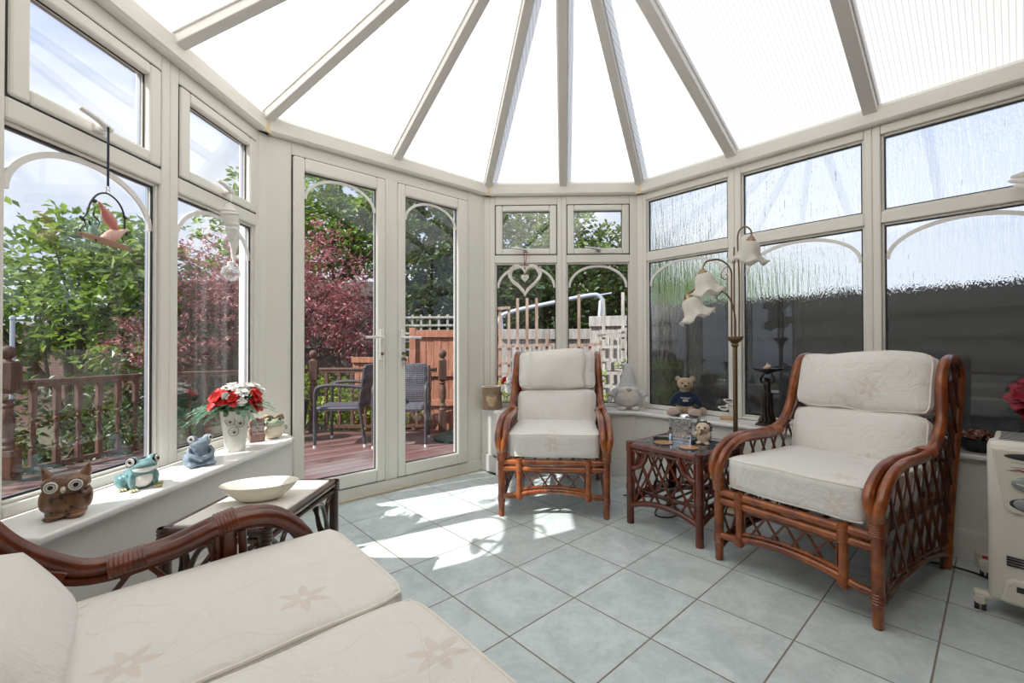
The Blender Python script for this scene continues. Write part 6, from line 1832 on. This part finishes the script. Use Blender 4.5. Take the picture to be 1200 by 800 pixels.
mb = MB(); mb.tube(crom([(c - 0.055, -0.033, 0.506), (c - 0.02, -0.038, 0.500), (c + 0.03, -0.036, 0.507)], 4), 0.004, 6); obj('knob_grip', mb, plain('knob_light', (0.40, 0.43, 0.43), 0.25), k1)
mb = MB(); mb.ball((c - 0.008, -0.0185, 0.432), (0.068, 0.006, 0.027), 24); sw = obj('switch_plate', mb, SLOT, pn)
for s in (-1, 1):
    mb = MB(); mb.ball((c - 0.008 + s * 0.030, -0.023, 0.433), (0.026, 0.006, 0.020), 16); obj('switch', mb, KNOB, sw)
mb = MB()
for i, (xa, xb) in enumerate(((0.048, 0.098), (0.108, 0.158), (0.168, 0.218))):
    for k in range(4): mb.box(xa, xb, -0.0145, -0.008, 0.205 + 0.0095 * k, 0.2095 + 0.0095 * k)
obj('vent_slots', mb, SLOT, t, smooth=False)
mb = shield(-0.026, 0.0, [(0.030, 0.075), (0.044, 0.145), (0.060, 0.162), (HW - 0.060, 0.162), (HW - 0.044, 0.145), (HW - 0.030, 0.075)]); cb_ = obj('cable_box', mb, HEATM, t, smooth=False, bevel=0.009)
mb = MB(); mb.box(0.072, HW - 0.072, -0.0268, -0.020, 0.122, 0.142); obj('cable_slot', mb, SLOT, cb_, smooth=False)
for x in (-0.022, HW + 0.022):
    for y in (0.035, HD - 0.04):
        mb = MB(); mb.rbox((0.036, 0.018, 0.010), 0.008, 2, M=T(x + (0.016 if x < 0 else -0.016), y, 0.062)); mb.rbox((0.017, 0.020, 0.019), 0.008, 2, M=T(x, y, 0.040)); cs = obj('caster', mb, HEATM, t)
        for s in (-1, 1):
            mb = MB(); mb.tube([(x + s * 0.010 - 0.006, y, 0.0215), (x + s * 0.010 + 0.006, y, 0.0215)], 0.021, 14); obj('wheel', mb, SLOT, cs)
cb2 = MB(); cb2.tube(crom([(1.74, 2.02, 0.006), (1.84, 2.05, 0.006), (1.93, 1.965, 0.006), (1.955, 1.86, 0.006), (1.93, 1.79, 0.006), (1.97, 1.75, 0.006)], 8), 0.0045, 7)
o = obj('power_cable', cb2, CABLEB); tag(o, 'black cable on the tiles between the right armchair and the oil heater', 'cable')
t = thing('power_plug', 'pale plug adaptor low on the wall beside the oil heater', 'plug', on(MR, -0.125, -0.222, 0.0), radians(-47.67))
mb = MB(); mb.rbox((0.026, 0.022, 0.030), 0.006, 2, M=T(0, -0.022, 0.031)); obj('body', mb, CREAMM, t)
mb = MB(); mb.rbox((0.010, 0.003, 0.010), 0.002, 1, M=T(0.010, -0.045, 0.046)); obj('red_switch', mb, REDI, t)

# lamp flex and cream cord near the front chair
cb2 = MB(); cb2.tube(crom([(1.16, 2.74, 0.005), (1.03, 2.86, 0.005), (0.90, 2.80, 0.005), (0.78, 2.74, 0.005), (0.74, 2.62, 0.005), (0.82, 2.60, 0.005), (0.90, 2.70, 0.005), (0.84, 2.92, 0.005), (0.62, 2.98, 0.005)], 8), 0.004, 7)
o = obj('lamp_flex', cb2, CABLEB); tag(o, 'thin black flex looping across the tiles under the glass table', 'cable')
cb2 = MB(); cb2.tube(crom([(0.50, 3.36, 0.16), (0.53, 3.30, 0.09), (0.60, 3.22, 0.030), (0.72, 3.10, 0.006), (0.86, 3.05, 0.005)], 8), 0.004, 7)
o = obj('cream_cord', cb2, CABLEW); tag(o, 'cream cord curving from the skirting behind the front armchair', 'cord')

# ------------------------------------------------------------------ hanging things
# bird mobile
PINKM = plain('pink_enamel', (0.62, 0.24, 0.21), 0.35, 0.2, 40); PINK2 = plain('blush_enamel', (0.72, 0.45, 0.38), 0.35, 0.15, 40); MOBG = plain('verdigris', (0.22, 0.36, 0.32), 0.4, 0.3, 40); WIRE = plain('black_wire', (0.02, 0.025, 0.03), 0.4)
t = thing('bird_mobile', 'metal mobile with pink birds on a perch hanging from the left window handle', 'hanging ornament', on(ML, 1.545, -0.075, 1.36), radians(89.83))
mb = MB(); mb.tube([(0, 0, 0.40), (0, 0, 0.195)], 0.0035, 7); obj('cord', mb, plain('blue_cord', (0.02, 0.04, 0.09), 0.6), t)
mb = MB()
for z in (0.188, 0.176): mb.tube([(0.007 * cos(a), 0, z + 0.007 * sin(a)) for a in [2 * pi * i / 12 for i in range(12)]], 0.0012, 5, closed=True)
obj('hook_rings', mb, STEEL, t)
mb = MB()
mb.tube(crom([(-0.075, 0, 0.075), (-0.060, 0, 0.120), (-0.035, 0, 0.155), (0.0, 0, 0.168), (0.040, 0, 0.150), (0.062, 0, 0.110), (0.064, 0, 0.055)], 6), 0.003, 7)
mb.tube(crom([(-0.075, 0, 0.078), (-0.085, 0, 0.060), (-0.078, 0, 0.040), (-0.095, 0, 0.022), (-0.092, 0, 0.004)], 5), 0.0022, 6)
mb.tube(crom([(-0.045, 0, 0.110), (-0.050, 0, 0.080), (-0.030, 0, 0.060), (-0.040, 0, 0.035), (-0.030, 0, 0.014)], 5), 0.0022, 6); mb.tube(crom([(0.064, 0, 0.055), (0.052, 0, 0.038), (0.060, 0, 0.014)], 5), 0.0022, 6)
fr_ = obj('wire_hoop', mb, WIRE, t)
mb = MB()
for x, z, r in ((-0.088, 0.058, 0.4), (-0.048, 0.128, -0.3), (0.066, 0.105, 0.2), (0.070, 0.050, 1.2), (-0.060, 0.048, 1.0)): mb.ball((x, 0, z), (0.012, 0.0015, 0.007), 8, R=R3(0, r, 0))
obj('wire_leaves', mb, WIRE, fr_)
mb = MB(); mb.ball((-0.005, 0, 0.0), (0.105, 0.030, 0.004), 20, R=R3(0, 0.10, 0)); obj('perch', mb, plain('perch_copper', (0.46, 0.27, 0.18), 0.4, 0.2, 30), t)
for nm, x, z, rr, mt, k in (('bird', 0.005, 0.082, 0.9, PINKM, 1.0), ('bird', 0.018, 0.028, 2.6, PINK2, 1.05), ('bird', -0.050, 0.024, 1.3, MOBG, 0.62)):
    b = blob(nm, mt, t, [((x, 0, z), (0.040 * k, 0.014, 0.020 * k), R3(0, rr, 0)), ((x - cos(rr) * 0.030 * k, 0, z + sin(rr) * 0.030 * k), (0.036 * k, 0.007, 0.009 * k), R3(0, rr, 0)), ((x + cos(rr) * 0.030 * k, 0, z - sin(rr) * 0.030 * k), 0.0135 * k)], 0.003)
    mb = MB(); e_ = Vector((x + cos(rr) * 0.040 * k, 0, z - sin(rr) * 0.040 * k)); mb.tube([e_, e_ + Vector((cos(rr), 0, -sin(rr))) * 0.016 * k], [0.004, 0.0008], 6); obj('beak', mb, WIRE, b)

# white shell cones and glass ball
t = thing('shell_mobile', 'white shells and a glass ball hanging in the window above the flower vase', 'hanging ornament', on(ML, 2.180, -0.075, 1.355), radians(89.83))
mb = MB(); mb.tube([(0.012, 0, 0.44), (0.0, 0, 0.33)], 0.0012, 5); mb.tube([(0.0, 0, 0.33), (0.010, 0.012, 0.2), (0.004, 0, 0.10), (0, 0, 0.055)], 0.001, 5); obj('string', mb, WPET, t)
SHW = plain('white_shell', (0.82, 0.81, 0.78), 0.45, 0.05, 40)
for x, z1, z0, r, dx in ((-0.012, 0.335, 0.12, 0.042, 0.030), (0.030, 0.30, 0.085, 0.026, -0.002), (0.012, 0.32, 0.05, 0.034, 0.018)):
    mb = MB(); n = 22; pts, rr = [], []
    for i in range(n + 1):
        f = i / n; pts.append((x + dx * f, 0.004 * sin(f * 9), z1 + (z0 - z1) * f)); rr.append(max(0.002, r * (0.35 + 0.65 * min(1, f * 5)) * (1 - max(0, f - 0.15)) ** 1.0 * (1 + 0.10 * sin(f * 60))))
    mb.tube(pts, rr, 12); obj('shell', mb, SHW, t)
mb = MB(); mb.lathe([(0.0, -0.040), (0.020, -0.036), (0.036, -0.020), (0.042, 0.0), (0.034, 0.024), (0.014, 0.036), (0.012, 0.040)], 28)
def mat_ball():
    m, nt, out = new_mat('thin_glass')
    lw = nt.nodes.new('ShaderNodeLayerWeight')
    R = mth(nt, 'ADD', mth(nt, 'MULTIPLY', mth(nt, 'POWER', lw.outputs['Facing'], 2.0), 0.6), 0.10, clamp=True)
    g = nd(nt, 'ShaderNodeBsdfGlossy', Roughness=0.05); d = nd(nt, 'ShaderNodeBsdfDiffuse'); d.inputs[0].default_value = (0.9, 0.92, 0.93, 1)
    ms = nt.nodes.new('ShaderNodeMixShader'); ms.inputs[0].default_value = 0.35; lk(nt, g.outputs[0], ms.inputs[1]); lk(nt, d.outputs[0], ms.inputs[2])
    tt = nd(nt, 'ShaderNodeBsdfTransparent'); mx = nt.nodes.new('ShaderNodeMixShader')
    lk(nt, mth(nt, 'ADD', R, 0.22, clamp=True), mx.inputs[0]); lk(nt, tt.outputs[0], mx.inputs[1]); lk(nt, ms.outputs[0], mx.inputs[2]); lk(nt, mx.outputs[0], out.inputs[0])
    return m
obj('glass_ball', mb, mat_ball(), t)
mb = MB(); mb.lathe([(0.013, 0.034), (0.014, 0.052), (0.010, 0.056), (0.0, 0.056)], 16); obj('ball_cap', mb, SHW, t)

# wicker heart
def heart(s, w, h, n=40):
    pts = []
    for i in range(n):
        a = 2 * pi * i / n
        x = 16 * sin(a) ** 3; y = 13 * cos(a) - 5 * cos(2 * a) - 2 * cos(3 * a) - cos(4 * a)
        pts.append(Vector((x / 17 * w * s, 0, y / 17 * h * s)))
    return pts
WICKW = plain('white_wicker', (0.80, 0.77, 0.72), 0.7, 0.15, 60)
t = thing('wicker_heart', 'white wicker heart hanging on red ribbon in the left back window', 'hanging ornament', on(MBK, -0.146, -0.040, 1.545), radians(-1.75))
rnd = random.Random(5)
hr = MB()
for k in range(11):
    s = 0.88 + 0.16 * (k % 4) / 3; base_ = heart(s, 0.135, 0.140); ph = rnd.uniform(0, 6)
    hr.tube([p + Vector((sin(i * 0.9 + ph) * 0.004, (k // 4 - 1) * 0.006 + cos(i * 0.9 + ph) * 0.004, cos(i * 1.3 + ph) * 0.003)) for i, p in enumerate(base_)], 0.0048, 6, closed=True)
obj('heart_ring', hr, WICKW, t)
hb = MB()
for s in (1.0, 0.7, 0.4): hb.tube([p + Vector((0, 0, 0.0)) for p in heart(s, 0.030, 0.032, 24)], 0.0055, 6, closed=True)
obj('small_heart', hb, WICKW, t)
rb = MB(); rb.tube([(-0.008, 0, 0.205), (0.0, 0, 0.075)], 0.0028, 5); rb.tube([(0.016, 0, 0.200), (0.002, 0, 0.105)], 0.0028, 5); rb.tube(crom([(0.012, 0, 0.185), (0.030, 0, 0.190), (0.034, 0, 0.175)], 4), 0.0025, 5); rb.tube([(-0.012, 0.0, 0.207), (0.022, 0.0, 0.207)], 0.0025, 5); rb.ball((0.0, -0.003, 0.070), 0.006, 8)
rb.tube([(0, 0, 0.062), (0, 0, 0.030)], 0.0012, 5)
obj('ribbon', rb, plain('red_ribbon', (0.32, 0.05, 0.06), 0.7), t)

# white blades of a hanging ornament at the right edge
t = thing('blade_mobile', 'white leaf-bladed ornament hanging by the textured window at the right edge', 'hanging ornament', on(MR, 0.075, -0.10, 1.73), radians(-47.67))
for ang, dz, l in ((0.10, 0.045, 0.105), (-0.18, 0.0, 0.115), (-0.42, -0.045, 0.105), (2.9, 0.02, 0.10), (3.4, -0.03, 0.10)):
    mb = MB(); mb.ball((-l / 2, 0, 0), (l / 2, 0.004, 0.014), 14, M=T(0, 0, dz) @ RY(-ang)); obj('blade', mb, UPVC2, t)
mb = MB(); mb.tube([(0, 0, -0.06), (0, 0, 0.45)], 0.002, 6); mb.ball((0, 0, 0), 0.012, 10); obj('hanger', mb, STEEL, t)
